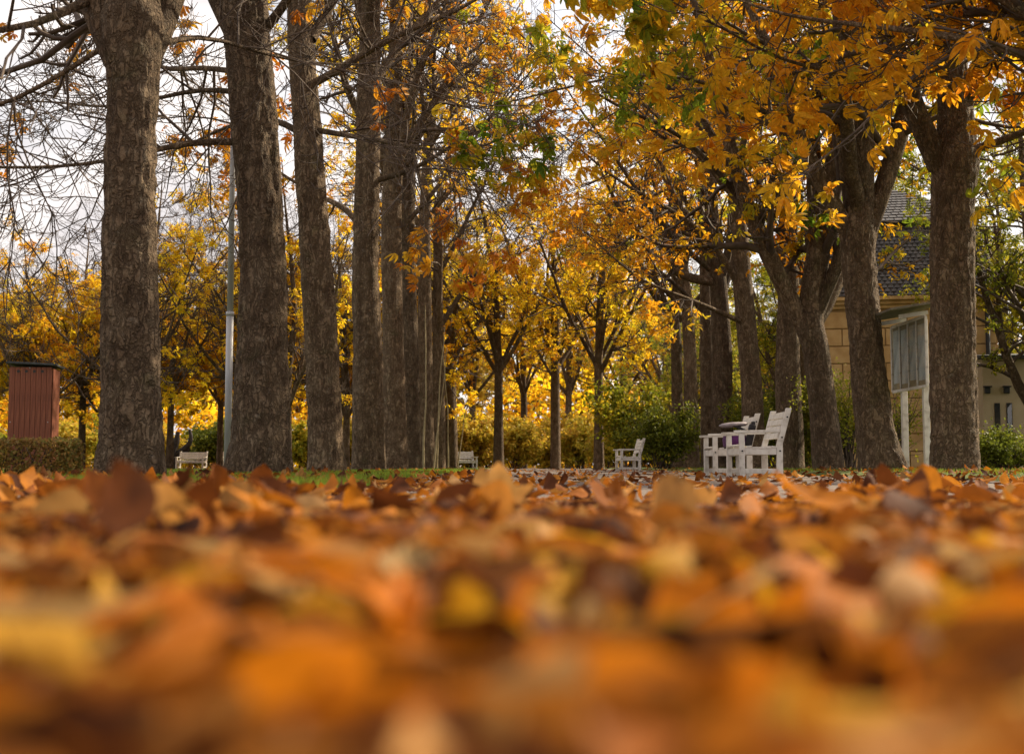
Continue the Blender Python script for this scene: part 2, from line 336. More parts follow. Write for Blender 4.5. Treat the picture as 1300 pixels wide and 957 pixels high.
def lobed(seed):
    """a dry maple-like leaf: five pointed lobes, curled and cupped"""
    rr = random.Random(seed); V = [(0, 0, 0)]; ang = []; rad = []
    pts = [(-2.6, .42), (-2.1, .72), (-1.75, .5), (-1.15, 1.0), (-.75, .55), (-.35, .8), (0, 1.15), (.35, .8), (.75, .55), (1.15, 1.0), (1.75, .5), (2.1, .72), (2.6, .42)]
    cu = rr.uniform(.25, .9); tw = rr.uniform(-.5, .5); ph = rr.uniform(0, 6)
    def z(x, y): return cu * (x * x * rr.uniform(.5, .7) + tw * x * y) * .8 + .10 * math.sin(5 * x + ph) + .09 * math.sin(6 * y + ph)
    for a, r_ in pts:
        r1 = r_ * .5; x, y = r1 * math.sin(a), r1 * math.cos(a); V.append((x, y, z(x, y)))
    for a, r_ in pts:
        r1 = r_ * rr.uniform(.92, 1.08); x, y = r1 * math.sin(a), r1 * math.cos(a); V.append((x, y, z(x, y)))
    n = len(pts); T = []
    for i in range(n - 1):
        T.append((0, 1 + i, 2 + i)); T += [(1 + i, 1 + n + i, 2 + n + i), (1 + i, 2 + n + i, 2 + i)]
    return np.array(V, np.float32) * .6, np.array(T, np.int32)
def curled(seed, rows=7, cols=5):
    """a dry chestnut leaflet, obovate, rolled along its midrib and wavy"""
    rr = random.Random(seed); V = []; T = []
    roll = rr.uniform(.7, 2.6); bend = rr.choice((-1, 1)) * rr.uniform(.3, 1.7); tw = rr.uniform(-.8, .8)
    for i in range(rows):
        u = i / (rows - 1); w = (.05 + .28 * math.sin(math.pi * u ** 1.4) ** .6) if 0 < i < rows - 1 else .015
        th = bend * u; cx = (math.sin(th) / bend if abs(bend) > .05 else u); cz = ((1 - math.cos(th)) / bend if abs(bend) > .05 else 0)
        for j in range(cols):
            s = (j - (cols - 1) / 2) / ((cols - 1) / 2); a = s * roll * .5
            rad = w / max(roll * .5, .2)
            y = math.sin(a) * rad; z = (1 - math.cos(a)) * rad + .02 * math.sin(9 * u + 4 * s + seed)
            c, sn = math.cos(tw * (u - .5)), math.sin(tw * (u - .5)); y, z = y * c - z * sn, y * sn + z * c
            V.append((cx - .5, y, cz + z - abs(bend) * .1))
    for i in range(rows - 1):
        for j in range(cols - 1):
            a = i * cols + j; T += [(a, a + 1, a + cols + 1), (a, a + cols + 1, a + cols)]
    return np.array(V, np.float32), np.array(T, np.int32)
def rot_from(normal, roll):
    """(n,3) unit normals -> rotation matrices whose z axis is the normal, rolled about it"""
    n = normal / np.linalg.norm(normal, axis=1, keepdims=True)
    ref = np.where(np.abs(n[:, 2:3]) < .9, np.array([[0, 0, 1.0]]), np.array([[1.0, 0, 0]]))
    x = np.cross(ref, n); x /= np.linalg.norm(x, axis=1, keepdims=True); y = np.cross(n, x)
    c, s = np.cos(roll)[:, None], np.sin(roll)[:, None]
    return np.stack([x * c + y * s, -x * s + y * c, n], -1)
def scatter(tmpls, pos, Rm, scale, g, jitter=.0):
    """merge transformed copies of the templates; g picks the template"""
    Vs, Fs = [], []; off = 0
    for k, (v, t) in enumerate(tmpls):
        i = np.where(g == k)[0]
        if not len(i): continue
        vv = np.broadcast_to(v[None], (len(i),) + v.shape).copy()
        if jitter: vv[:, 1:] += rng.normal(0, jitter, vv[:, 1:].shape)
        w = np.einsum('nij,nvj->nvi', Rm[i], vv) * scale[i][:, None, None] + pos[i][:, None]
        Vs.append(w.reshape(-1, 3)); Fs.append((t[None] + (np.arange(len(i)) * len(v))[:, None, None]).reshape(-1, 3) + off); off += len(i) * len(v)
    return np.concatenate(Vs), np.concatenate(Fs)

# ------------------------------------------------------------------ branches
def tubes(pts, rad, sides, noise=None):
    """pts (B,n,3), rad (B,n) -> verts, quads"""
    B, n, _ = pts.shape
    t = np.gradient(pts, axis=1); t /= np.linalg.norm(t, axis=2, keepdims=True) + 1e-9
    o = pts[:, -1] - pts[:, 0]; ref = np.where(np.abs(o[:, 2:3]) > np.abs(o).max(1, keepdims=True) * .7, np.array([[0, 1.0, 0]]), np.array([[0, 0, 1.0]]))
    ref = np.repeat(ref[:, None], n, 1)
    x = np.cross(ref, t); x /= np.linalg.norm(x, axis=2, keepdims=True) + 1e-9; y = np.cross(t, x)
    a = np.arange(sides) / sides * 2 * np.pi
    rr = rad[:, :, None] * np.ones(sides)
    if noise is not None: rr = rr * noise
    v = pts[:, :, None] + rr[..., None] * (np.cos(a)[None, None, :, None] * x[:, :, None] + np.sin(a)[None, None, :, None] * y[:, :, None])
    b, i, j = np.meshgrid(np.arange(B), np.arange(n - 1), np.arange(sides), indexing='ij'); base = b * n * sides
    j2 = (j + 1) % sides
    q = np.stack([base + i * sides + j, base + i * sides + j2, base + (i + 1) * sides + j2, base + (i + 1) * sides + j], -1).reshape(-1, 4)
    return v.reshape(-1, 3), q
def join(parts):
    Vs, Fs = [], []; off = 0
    for v, f in parts: Vs.append(v); Fs.append(f + off); off += len(v)
    return np.concatenate(Vs), np.concatenate(Fs)
def resample(pts, n):
    pts = np.asarray(pts, float); d = np.concatenate([[0], np.cumsum(np.linalg.norm(np.diff(pts[:, :3], axis=0), axis=1))])
    t = np.linspace(0, d[-1], n); o = np.stack([np.interp(t, d, pts[:, k]) for k in range(pts.shape[1])], 1)
    for _ in range(2):
        o[1:-1] = .25 * o[:-2] + .5 * o[1:-1] + .25 * o[2:]
    return o
def grow(start, dirs, length, n, wobble, g0, g1, rg):
    B = len(start); p = np.zeros((B, n, 3)); p[:, 0] = start; d = dirs / np.linalg.norm(dirs, axis=1, keepdims=True)
    st = (length / (n - 1))[:, None]
    for k in range(1, n):
        u = k / (n - 1)
        d = d + rg.normal(0, wobble, d.shape); d[:, 2] += g0 * (1 - u) + g1 * u
        d /= np.linalg.norm(d, axis=1, keepdims=True); p[:, k] = p[:, k - 1] + d * st
    return p
def children(pp, pr, count, tmin, tmax, ang, lmin, lmax, n, wobble, g0, g1, rg, rscale=.6, rmin=.003, taper=.25, flat=0.0):
    B, m, _ = pp.shape; idx = np.repeat(np.arange(B), count); K = len(idx)
    t = tmin + (tmax - tmin) * rg.random(K) ** .9; f = t * (m - 1); i = np.minimum(f.astype(int), m - 2); w = (f - i)[:, None]
    s = pp[idx, i] * (1 - w) + pp[idx, i + 1] * w; tg = pp[idx, i + 1] - pp[idx, i]; tg /= np.linalg.norm(tg, axis=1, keepdims=True) + 1e-9
    r0 = pr[idx, i] * (1 - w[:, 0]) + pr[idx, i + 1] * w[:, 0]
    rnd = rg.normal(0, 1, (K, 3)); rnd[:, 2] *= (1 - flat); rnd -= (rnd * tg).sum(1, keepdims=True) * tg; rnd /= np.linalg.norm(rnd, axis=1, keepdims=True) + 1e-9
    a = ang + rg.normal(0, .22, K); d = np.cos(a)[:, None] * tg + np.sin(a)[:, None] * rnd
    ln = (lmin + (lmax - lmin) * rg.random(K)) * (1.15 - .6 * t)
    p = grow(s, d, ln, n, wobble, g0, g1, rg)
    rs = np.maximum(r0 * rscale, rmin); rad = rs[:, None] * np.linspace(1, taper, n)[None]
    return p, np.maximum(rad, rmin * .6), idx, t

def lattice(rg, a, z, na, nz_per_m, z1):
    """periodic value noise in angle and height, 0..1"""
    nz_ = max(int(z1 * nz_per_m) + 3, 4); G = rg.random((na, nz_)); fa = (a / (2 * np.pi) * na) % na; fz = np.clip(z * nz_per_m, 0, nz_ - 2.001)
    i = fa.astype(int) % na; j = fz.astype(int); u = fa - np.floor(fa); v = fz - j; u = u * u * (3 - 2 * u); v = v * v * (3 - 2 * v); i2 = (i + 1) % na
    return (G[i, j] * (1 - u) + G[i2, j] * u) * (1 - v) + (G[i, j + 1] * (1 - u) + G[i2, j + 1] * u) * v
def make_tree(label, base, trunk, limbs, seed, style, group=None, name='chestnut_tree', crown_h=12.0, n_extra=4, leaf_mat_=None,
              near=False, twig_mult=1.0, single_leaves=0, leaf_size=(.15, .24), keep=1.0, extra_dir=None, shoots=0, leaf_rep=2,
              ext=3.5, zmax_leaf=99, sides=18, tmpl=None, l2=(1.5, 3.0), xt=.82, droop=0.0, twig_r=1.35):
    """trunk: (n,4) x,y,z,r ; limbs: list of (n,4)"""
    rg = np.random.default_rng(seed)
    root = empty(name, tuple(base), label, 'tree', group)
    b = np.array(base)
    # trunk with buttressed foot and uneven girth
    nt_ = 120 if sides > 20 else 34; T = resample(trunk, nt_); T[0] = trunk[0]; z = T[:, 2] - T[0, 2]
    a = np.arange(sides) / sides * 2 * np.pi
    ph = rg.uniform(0, 6.28, 6)
    nz = 1 + .035 * np.sin(2 * a[None] + ph[0] + .9 * z[:, None]) + .03 * np.sin(3 * a[None] + ph[1] - .7 * z[:, None]) + .022 * np.sin(5 * a[None] + ph[2] + .4 * z[:, None]) + rg.normal(0, .014 if sides <= 20 else .004, (nt_, sides))
    nz = nz + np.exp(-z / .22)[:, None] * (.05 + .09 * np.sin(4 * a[None] + ph[3]))
    if sides > 20:
        A, Z = np.meshgrid(a, z); A = A + .25 * (lattice(rg, A, Z, 7, 2.0, z[-1]) - .5); rel = 0
        for na, pm, am in ((7, 1.6, .016), (17, 4.5, .017), (36, 11, .013), (64, 24, .007)):
            n_ = lattice(rg, A, Z, na, pm, z[-1]); rel = rel + am * (.35 - np.abs(2 * n_ - 1) * 1.5)
        nz = nz - rg.normal(0, .0, nz.shape) + rel / np.maximum(T[:, 3:4], .12)
    v, q = tubes(T[None, :, :3] - b, T[None, :, 3], sides, nz[None])
    link('trunk', mesh('trunk', v, q, BARK, True), root)
    # limbs
    LP, LR = [], []
    for lm in limbs:
        lm = np.asarray(lm, float); q_ = resample(lm, 11); d = q_[-1, :3] - q_[-3, :3]
        e = grow(q_[-1:, :3], d[None], np.array([ext * rg.uniform(.7, 1.2)]), 8, .10, .03, .02, rg)[0]
        r_ = np.linspace(q_[-1, 3], max(q_[-1, 3] * .25, .008), 8)
        LP.append(resample(np.column_stack([np.vstack([q_[:, :3], e[1:]]), np.concatenate([q_[:, 3], r_[1:]])]), 16))
    top = T[-1]
    for k in range(n_extra):
        az = (k + rg.uniform(-.3, .3)) / max(n_extra, 1) * 6.283 + seed
        el = rg.uniform(.75, 1.25); d = np.array([math.cos(az) * math.cos(el), math.sin(az) * math.cos(el), math.sin(el)])
        if extra_dir is not None: d = d + np.array(extra_dir) * .5
        tt = rg.uniform(xt, .99); i = int(tt * (nt_ - 1)); s = T[i, :3]
        ln = (crown_h - s[2] + b[2]) * rg.uniform(.75, 1.0)
        e = grow(s[None], d[None], np.array([max(ln, 2)]), 16, .07, .05, -.03, rg)[0]
        LP.append(np.column_stack([e, np.linspace(T[i, 3] * .55, .012, 16)]))
    lead = grow(top[None, :3], (T[-1] - T[-4])[None, :3], np.array([max(crown_h - top[2] + b[2], 2.0)]), 16, .06, .04, .0, rg)[0]
    LP.append(np.column_stack([lead, np.linspace(top[3], .012, 16)]))
    LP = np.array(LP); lp, lr = LP[:, :, :3], LP[:, :, 3]
    for k in range(len(LP)):
        v, q = tubes(lp[k:k + 1] - b, lr[k:k + 1], 9)
        link('limb', mesh('limb', v, q, BARK, True), root)
    # finer branches
    c2, c3, c4 = (int(round(x)) for x in (9 * twig_mult ** .5, 6, 4 * twig_mult ** .5))
    p2, r2, i2, t2 = children(lp, lr, c2, .12, .97, .95, l2[0], l2[1], 7, .14, -.035 - droop, .058 + droop, rg, .55, .010, .3)
    p3, r3, i3, t3 = children(p2, r2, c3, .12, 1.0, .85, .55, 1.5, 5, .18, -.19, .26, rg, .62, .0055 * twig_r, .5, .2)
    kk = p3[:, 0, 2] < .333 * b[1] + 3.0 if b[1] > 5 else np.ones(len(p3), bool)
    p3, r3, i3 = p3[kk], r3[kk], i3[kk]
    p4, r4, i4, t4 = children(p3, r3, c4, .15, 1.0, .8, .2, .6, 4, .19, -.14, .36, rg, .75, .0038 * twig_r, .7, .2)
    v, q = join([tubes(p2 - b, r2, 4), tubes(p3 - b, r3, 3), tubes(p4 - b, r4, 3)])
    link('branches', mesh('branches', v, q, TWIG, True), root, kind='stuff')
    for k in range(shoots):
        az = rg.uniform(-1.0, .9); rr0 = T[0, 3]
        s = b + np.array([math.cos(az) * rr0 * 1.5, -abs(math.sin(az)) * rr0 * 1.6, 0])
        e = grow(s[None], np.array([[rg.normal(0, .05), rg.normal(0, .03), 1]]), np.array([rg.uniform(3, 5.5)]), 14, .045, .02, .02, rg)
        v, q = tubes(e - b, np.linspace(.035, .012, 14)[None], 6); link('sucker_shoot', mesh('sucker_shoot', v, q, SHOOT, True), root)
    # leaves
    if style == 'none': return root
    pos = np.concatenate([p4[:, -1], p4[:, 2]] if leaf_rep == 1 else [p4[:, -1], p4[:, 2], p4[:, -1], p3[i4, 3]][:leaf_rep + 1]); par3 = np.concatenate([i4] * (len(pos) // len(i4)))
    par2 = i3[par3]
    if style == 'sparse':
        chosen = rg.random(len(p3)) < keep; k_ = chosen[par3] & (rg.random(len(pos)) < .8)
    else:
        dens = .35 + .65 * rg.random(len(p2)); k_ = rg.random(len(pos)) < keep * dens[par2]
    k_ &= rg.random(len(pos)) > sm(zmax_leaf - 3, zmax_leaf + 2, pos[:, 2])
    pos = pos[k_]
    if not len(pos): return root
    M_ = len(pos); nrm = rg.normal(0, .55, (M_, 3)); nrm[:, 2] += .8
    out_ = pos - np.array([b[0], b[1], 0]); out_[:, 2] = 0; out_ /= np.linalg.norm(out_, axis=1, keepdims=True) + 1e-6
    nrm += out_ * .45
    Rm = rot_from(nrm, rg.uniform(0, 6.28, M_)); sc = rg.uniform(leaf_size[0], leaf_size[1], M_); gsel = rg.integers(0, 5, M_)
    pos = pos + rg.normal(0, .05, pos.shape) - np.array([0, 0, .05])
    tm = tmpl or (PALM if near else PALMF); gsel = gsel % len(tm)
    crown = None; solo = np.zeros(M_, bool)
    if single_leaves:
        rel = pos - CAM; fw = rel[:, 1] * math.cos(PITCH) + rel[:, 2] * math.sin(PITCH); upc = -rel[:, 1] * math.sin(PITCH) + rel[:, 2] * math.cos(PITCH)
        px_ = CX + F * rel[:, 0] / fw; py_ = CY - F * upc / fw
        vis = (px_ > -10) & (px_ < 1310) & (py_ > -10) & (py_ < 960) & (fw > 0)
        score = np.where(vis, sc / fw, 0); o_ = np.argsort(-score)[:single_leaves]; solo[o_] = score[o_] > 0
    rest = ~solo
    if rest.sum():
        tml = (PALMM if near == 2 else PALMS) if near else tm
        v, f = scatter(tml, pos[rest] - b, Rm[rest], sc[rest], gsel[rest] % len(tml), .05)
        crown = link('crown', mesh('crown', v, f, leaf_mat_, False), root, kind='stuff')
    if solo.any():
        par = crown or root; mes = [mesh('leaf', v_, t_, leaf_mat_) for v_, t_ in tm]
        for i in np.where(solo)[0]:
            o = link('leaf', mes[gsel[i]], par, tuple(pos[i] - b)); o.rotation_euler = Matrix(Rm[i].tolist()).to_euler(); s_ = sc[i]; o.scale = (s_, s_ * random.uniform(.85, 1.1), s_)
    return root

def px_poly(pts, Y, dy=0.0):
    """(px,py,width px) list -> (x,y,z,r); dy = how far the end lies behind the start"""
    o = []
    for k, (px, py, w) in enumerate(pts):
        yy = Y + dy * k / max(len(pts) - 1, 1); p = P(px, py, yy); o.append((p[0], p[1], p[2], w / 2 / F * yy))
    return np.array(o)
def px_tree(label, Y, trunk, limbs, seed, style, gz, **kw):
    T = px_poly(trunk, Y); T[0, 2] = gz - .03
    Ls = [px_poly(l, Y, dy) for l, dy in limbs]
    return make_tree(label, (T[0, 0], Y, gz - .03), T, Ls, seed, style, **kw)

GL, GR = 'trees of the bare avenue row', 'trees of the leafy avenue row'
# the bare row, on the cabinet side
px_tree('thick bare chestnut trunk splitting into two limbs, next to the low clipped hedge', 12.3,
        [(167, 612, 84), (168, 560, 78), (166, 450, 72), (164, 300, 68), (166, 150, 66), (168, 95, 70), (167, 60, 80), (167, 20, 84), (168, -30, 60)],
        [([(163, 125, 20), (155, 90, 40), (139, 40, 66), (122, -20, 62), (95, -90, 46), (70, -180, 36)], .3), ([(171, 125, 20), (179, 90, 40), (196, 40, 66), (212, -20, 60), (240, -110, 44), (268, -200, 34)], .5),
         ([(112, 0, 14), (85, 14, 10), (40, 40, 9), (0, 47, 8), (-70, 40, 7)], -1.0), ([(140, 55, 8), (100, 78, 7), (60, 108, 6), (0, 138, 6), (-60, 150, 5)], .8),
         ([(195, 60, 9), (225, 45, 8), (260, 40, 6), (290, 55, 5)], 1.0)],
        11, 'sparse', VL, group=GL, leaf_mat_=LEAF_L, near=True, single_leaves=100, leaf_size=(.10, .17), keep=.006, n_extra=2, crown_h=10, twig_mult=2.6, sides=90, xt=.95, droop=.055, twig_r=1.45)
px_tree('stout bare chestnut trunk swelling at the foot, beside the tall steel pole', 17.5,
        [(327, 606, 80), (331, 560, 74), (334, 450, 67), (335, 350, 62), (331, 250, 60), (323, 150, 60), (315, 60, 58), (310, 0, 60), (306, -50, 54)],
        [([(305, 60, 26), (285, 25, 22), (268, -10, 20), (240, -80, 16)], .5), ([(305, 181, 10), (270, 176, 9), (235, 180, 9), (195, 190, 7), (150, 205, 5)], -.6),
         ([(305, 118, 8), (270, 110, 7), (235, 116, 6), (205, 124, 5)], .8), ([(305, 92, 8), (255, 85, 7), (215, 90, 6)], 1.5),
         ([(335, 40, 14), (365, 5, 12), (390, -40, 9)], -.5)],
        12, 'sparse', VL, group=GL, leaf_mat_=LEAF_L, near=True, single_leaves=150, leaf_size=(.10, .16), keep=.025, n_extra=3, crown_h=12, twig_mult=2.8, twig_r=1.6, sides=90, l2=(1.2, 2.6), xt=.96, droop=.05)
px_tree('leaning bare chestnut trunk with a low side branch, third in the row from the hedge', 24.0,
        [(416, 602, 50), (414, 560, 44), (410, 450, 42), (402, 350, 41), (395, 250, 40), (388, 150, 38), (382, 60, 35), (378, -40, 34)],
        [([(395, 108, 11), (430, 90, 10), (470, 62, 9), (520, 38, 7)], -.8), ([(375, 165, 9), (350, 150, 8), (320, 155, 6)], .6), ([(395, 50, 15), (425, 0, 12), (450, -60, 9)], .8), ([(400, 165, 8), (440, 172, 7), (490, 180, 5)], -1.2)],
        13, 'sparse', VL, group=GL, leaf_mat_=LEAF_L, near=True, single_leaves=200, leaf_size=(.11, .18), keep=.10, n_extra=4, crown_h=13, twig_mult=2.6, sides=90, xt=.9)
px_tree('bare chestnut trunk with pale grey bark patches, fourth in the row from the hedge', 31.0,
        [(468, 600, 46), (467, 560, 42), (467, 450, 37), (464, 350, 34), (466, 250, 34), (468, 150, 32), (469, 50, 28), (471, -40, 24)],
        [([(460, 292, 9), (440, 262, 8), (415, 255, 6)], .8), ([(478, 100, 12), (520, 40, 9), (560, 0, 7)], .8), ([(475, 230, 8), (530, 215, 6), (580, 180, 4)], -1)],
        14, 'sparse', VL, group=GL, leaf_mat_=LEAF_L, near=True, single_leaves=200, leaf_size=(.11, .19), keep=.12, n_extra=5, crown_h=16, twig_mult=2.4, xt=.85, sides=72)
mid = [(37, [(500, 598, 34), (499, 450, 28), (497, 300, 26), (500, 150, 22), (503, 0, 16)], 'fifth'), (43, [(522, 598, 26), (520, 450, 22), (517, 300, 20), (520, 150, 16), (528, 20, 10)], 'sixth'),
       (50, [(541, 597, 22), (540, 450, 18), (538, 300, 16), (545, 150, 12)], 'seventh'), (58, [(557, 597, 18), (556, 450, 15), (556, 330, 12)], 'eighth')]
for k, (Y_, tr, w_) in enumerate(mid):
    px_tree('slender bare chestnut trunk with pale sucker shoots, %s in the row from the hedge' % w_, Y_, tr,
            [([(tr[2][0] + 4, 300, 8), (tr[2][0] + 45, 255, 6), (tr[2][0] + 95, 190, 4)], .5)] if k < 2 else [], 20 + k, 'sparse', VL, group=GL, leaf_mat_=LEAF_Y, leaf_size=(.12, .2), keep=.2, n_extra=6, crown_h=17, twig_mult=2.3 - .25 * k, xt=.55,
            shoots=(0, 1, 2, 1)[k])
px_tree('dark low-forked chestnut at the far end of the bare row, by a white bench', 68, [(573, 596, 16), (572, 500, 15), (571, 455, 15)],
        [([(568, 460, 10), (556, 425, 8), (540, 380, 6)], 0), ([(574, 460, 10), (590, 425, 7), (625, 395, 5)], 0)], 30, 'sparse', VL, group=GL, leaf_mat_=LEAF_Y, keep=.25, n_extra=3, crown_h=13, twig_mult=1.3, shoots=1)
# the leafy row, on the building side
kwR = dict(group=GR, leaf_mat_=LEAF_R, near=True, leaf_rep=2, leaf_size=(.10, .21))
make_tree('leafy chestnut crown reaching in over the path from before the broad trunk', (6.9, 14.6, VR), np.array([(6.9, 14.6, VR - .03, .36), (6.85, 14.6, 2, .30), (6.8, 14.6, 3.6, .30)]),
          [np.array([(6.8, 14.6, 3.5, .13), (6.3, 14.9, 4.4, .10), (5.5, 15.3, 5.3, .07), (4.6, 15.8, 6.0, .05)]), np.array([(6.8, 14.6, 3.5, .10), (6.7, 15.3, 4.5, .07), (6.5, 16.0, 5.2, .04)]), np.array([(6.8, 14.6, 3.5, .09), (6.1, 15.2, 4.5, .065), (5.1, 15.6, 4.95, .045), (4.1, 16.0, 5.2, .03)])],
          141, 'full', droop=.05, twig_mult=1.7, n_extra=3, crown_h=11, single_leaves=300, keep=.38, ext=2.2, extra_dir=(-.2, 1.5, 0), **{**kwR, 'near': 2})
px_tree('broad upright chestnut trunk standing before the notice board, crown orange', 20.2,
        [(1213, 600, 66), (1212, 560, 62), (1210, 450, 57), (1208, 350, 54), (1208, 260, 54), (1212, 205, 60), (1214, 160, 48), (1208, 80, 40), (1196, 0, 34)],
        [([(1195, 212, 34), (1172, 170, 30), (1158, 135, 27), (1140, 70, 23), (1120, -20, 18)], -.4), ([(1235, 190, 12), (1265, 186, 10), (1300, 165, 9), (1350, 150, 7)], -.8),
         ([(1225, 140, 18), (1250, 60, 15), (1280, 0, 12)], -1.0), ([(1160, 140, 10), (1120, 110, 9), (1060, 90, 6), (1000, 80, 4)], -2.0)],
        41, 'full', VR, twig_mult=1.6, n_extra=4, crown_h=12, single_leaves=300, keep=.5, sides=90, **{**kwR, 'near': 2})
px_tree('chestnut trunk forking like a wide V, beside the notice board', 24.4,
        [(1120, 600, 64), (1110, 540, 50), (1100, 450, 44), (1094, 370, 42), (1089, 320, 43), (1090, 290, 46), (1091, 265, 40)],
        [([(1100, 300, 24), (1126, 230, 24), (1145, 160, 23), (1165, 100, 20), (1182, 30, 17)], .3), ([(1080, 300, 24), (1060, 262, 22), (1030, 210, 20), (1005, 150, 17), (985, 80, 14)], -.5),
         ([(1085, 285, 22), (1074, 220, 20), (1070, 150, 17), (1065, 60, 14)], .5), ([(1015, 175, 8), (960, 130, 7), (880, 95, 5), (800, 95, 4)], -2.5)],
        42, 'full', VR, n_extra=3, crown_h=13, single_leaves=300, keep=.75, sides=90, **{**kwR, 'leaf_mat_': LEAF_RG, 'near': 2})
px_tree('chestnut with one long limb slanting out over the path behind the white benches', 28.3,
        [(1053, 600, 42), (1046, 520, 36), (1036, 440, 34), (1027, 412, 37), (1029, 395, 34)],
        [([(1022, 418, 24), (990, 350, 23), (965, 310, 21), (945, 260, 19), (930, 200, 17), (912, 120, 14)], -.6), ([(1032, 400, 24), (1036, 330, 24), (1036, 250, 22), (1030, 150, 18)], .3),
         ([(945, 262, 8), (900, 200, 7), (850, 160, 5), (790, 140, 4)], -1.5), ([(1042, 400, 10), (1062, 350, 9), (1075, 290, 7)], .6)],
        43, 'full', VR, n_extra=3, crown_h=13, single_leaves=250, keep=.6, **kwR)
px_tree('straight chestnut trunk close behind the backrest of the white benches', 32,
        [(1003, 600, 36), (1000, 450, 30), (1002, 330, 26), (1000, 250, 22), (995, 120, 16)], [([(998, 330, 9), (960, 290, 8), (905, 215, 6), (860, 170, 4)], -1)], 44, 'full', VR, n_extra=4, crown_h=14, single_leaves=200, keep=.5, **kwR)
kwF = dict(group=GR, leaf_mat_=LEAF_R)
px_tree('bowed chestnut trunk beyond the white benches, fifth of the leafy row', 36.8, [(957, 600, 32), (955, 500, 28), (948, 420, 25), (943, 360, 24), (938, 280, 20), (930, 180, 14)],
        [([(942, 370, 10), (905, 300, 8), (860, 270, 6), (800, 240, 4)], -1), ([(945, 410, 7), (900, 390, 6), (850, 370, 4)], -2)], 45, 'full', VR, n_extra=4, crown_h=14, keep=.4, **kwF)
px_tree('chestnut trunk with low limbs fanning over the path, sixth of the leafy row', 42, [(917, 598, 28), (917, 450, 25), (912, 360, 22), (908, 330, 20)],
        [([(908, 358, 13), (875, 355, 12), (845, 340, 10), (822, 315, 8)], -1), ([(910, 335, 14), (906, 260, 12), (900, 180, 9)], .3), ([(905, 345, 8), (850, 300, 7), (790, 215, 5)], -1.5)], 46, 'full', VR, n_extra=4, crown_h=14, keep=.4, **kwF)
for k, (Y_, tr, w_) in enumerate([(46, [(899, 598, 18), (897, 450, 16), (895, 330, 14), (890, 220, 10)], 'seventh'), (50, [(878, 598, 20), (876, 450, 17), (872, 380, 14), (865, 300, 9)], 'eighth'), (54, [(860, 598, 16), (859, 450, 14), (857, 380, 10)], 'ninth')]):
    px_tree('slim chestnut trunk deep in the avenue, %s of the leafy row' % w_, Y_, tr, [([(tr[1][0], 400, 7), (tr[1][0] - 40, 360, 5), (tr[1][0] - 90, 320, 3)], -1)], 47 + k, 'full', VR, n_extra=5, crown_h=14, keep=.42, group=GR, leaf_mat_=LEAF_Y if k else LEAF_R, shoots=(0, 1, 0)[k])

# far trees: a few patterns, each copied
def far_pattern(seed, mat, label, group, zl_=99, rep=3, style='full', xt_=.6, h=12, fork=2.2, keep=1.0, tm=1.2, r=.24, lean=0.0, lsz=(.13, .21), name='yellow_tree'):
    trunk = np.array([(0, 0, -.1, r * 1.2), (lean * .3, 0, fork * .5, r), (lean, 0, fork, r * .9)])
    return make_tree(label, (0, 0, -.1), trunk, [], seed, style, zmax_leaf=zl_, group=group, name=name, crown_h=h, n_extra=6, leaf_mat_=mat, keep=keep, twig_mult=tm, leaf_size=lsz, leaf_rep=rep, l2=(1.6, 3.6), sides=12, droop=.12, xt=xt_)
def place(pat, spots, first=[None]):
    for k, (px, Y_, s, rz) in enumerate(spots):
        o = pat if k == 0 else copy_tree(pat)
        o.location = (PX(px, Y_), Y_, -.1); o.rotation_euler = (0, 0, rz); o.scale = (s, s, s)
GF = 'yellow trees closing the avenue'
pA = far_pattern(60, LEAF_Y, 'bright yellow tree closing the far end of the avenue', GF, zl_=10, tm=2.4, keep=.72, h=16, fork=4.6, r=.2, xt_=.9)
place(pA, [(633, 62, 1, 0), (705, 64, 1.05, 1.4), (760, 58, .95, 2.6), (600, 98, 1.15, .7), (665, 102, 1.2, 5.1), (722, 96, 1.15, 4), (790, 100, 1.15, 3.3), (560, 92, 1.1, 2.0), (845, 94, 1.1, 4.2), (520, 100, 1.1, 1.1)])
pB = far_pattern(61, LEAF_Y, 'golden half-bare tree beyond the lawn and hedge', 'golden trees beyond the lawn', lsz=(.17, .27), zl_=7.5, keep=.8, tm=2.4, h=11.5, fork=3.6, r=.15, xt_=.82)
place(pB, [(217, 62, 1, 0), (105, 60, .95, 1.2), (30, 66, .9, 2.4), (160, 74, 1.0, 3.7), (280, 72, 1.0, 5), (320, 66, 1.0, .5), (395, 70, 1.0, 1.9), (440, 64, .95, 3.1), (-30, 58, .85, 4.4), (70, 80, .9, 2.9), (490, 76, 1.05, .9)])
pC = far_pattern(62, LEAF_G, 'green and yellow tree growing behind the leafy row', 'green trees behind the leafy row', keep=.8, h=11, tm=1.8, lsz=(.12, .19), name='green_tree')
place(pC, [(1320, 33, .9, 0), (1030, 52, 1, 1), (960, 98, 1.2, 2), (900, 104, 1.2, 3), (1090, 60, 1.05, 4), (1180, 58, 1.1, 5), (1280, 54, 1.1, .6), (875, 80, .95, 1.7), (1000, 100, 1.2, 2.4)])
pD = far_pattern(63, LEAF_O, 'dull olive and brown tree of the wood behind', 'olive trees of the wood behind', lsz=(.3, .45), keep=.8, h=13, name='olive_tree')
place(pD, [(x_, 128 + 9 * (k_ % 3), 1.0 + .1 * (k_ % 2), k_ * 1.3) for k_, x_ in enumerate(range(-80, 1390, 92))])
pE = far_pattern(64, LEAF_Y, 'nearly leafless twiggy tree standing behind the bare row', 'twiggy trees behind the bare row', style='sparse', keep=.16, tm=3.0, lsz=(.12, .2), h=11.5, fork=3.0, r=.15, name='twiggy_tree')
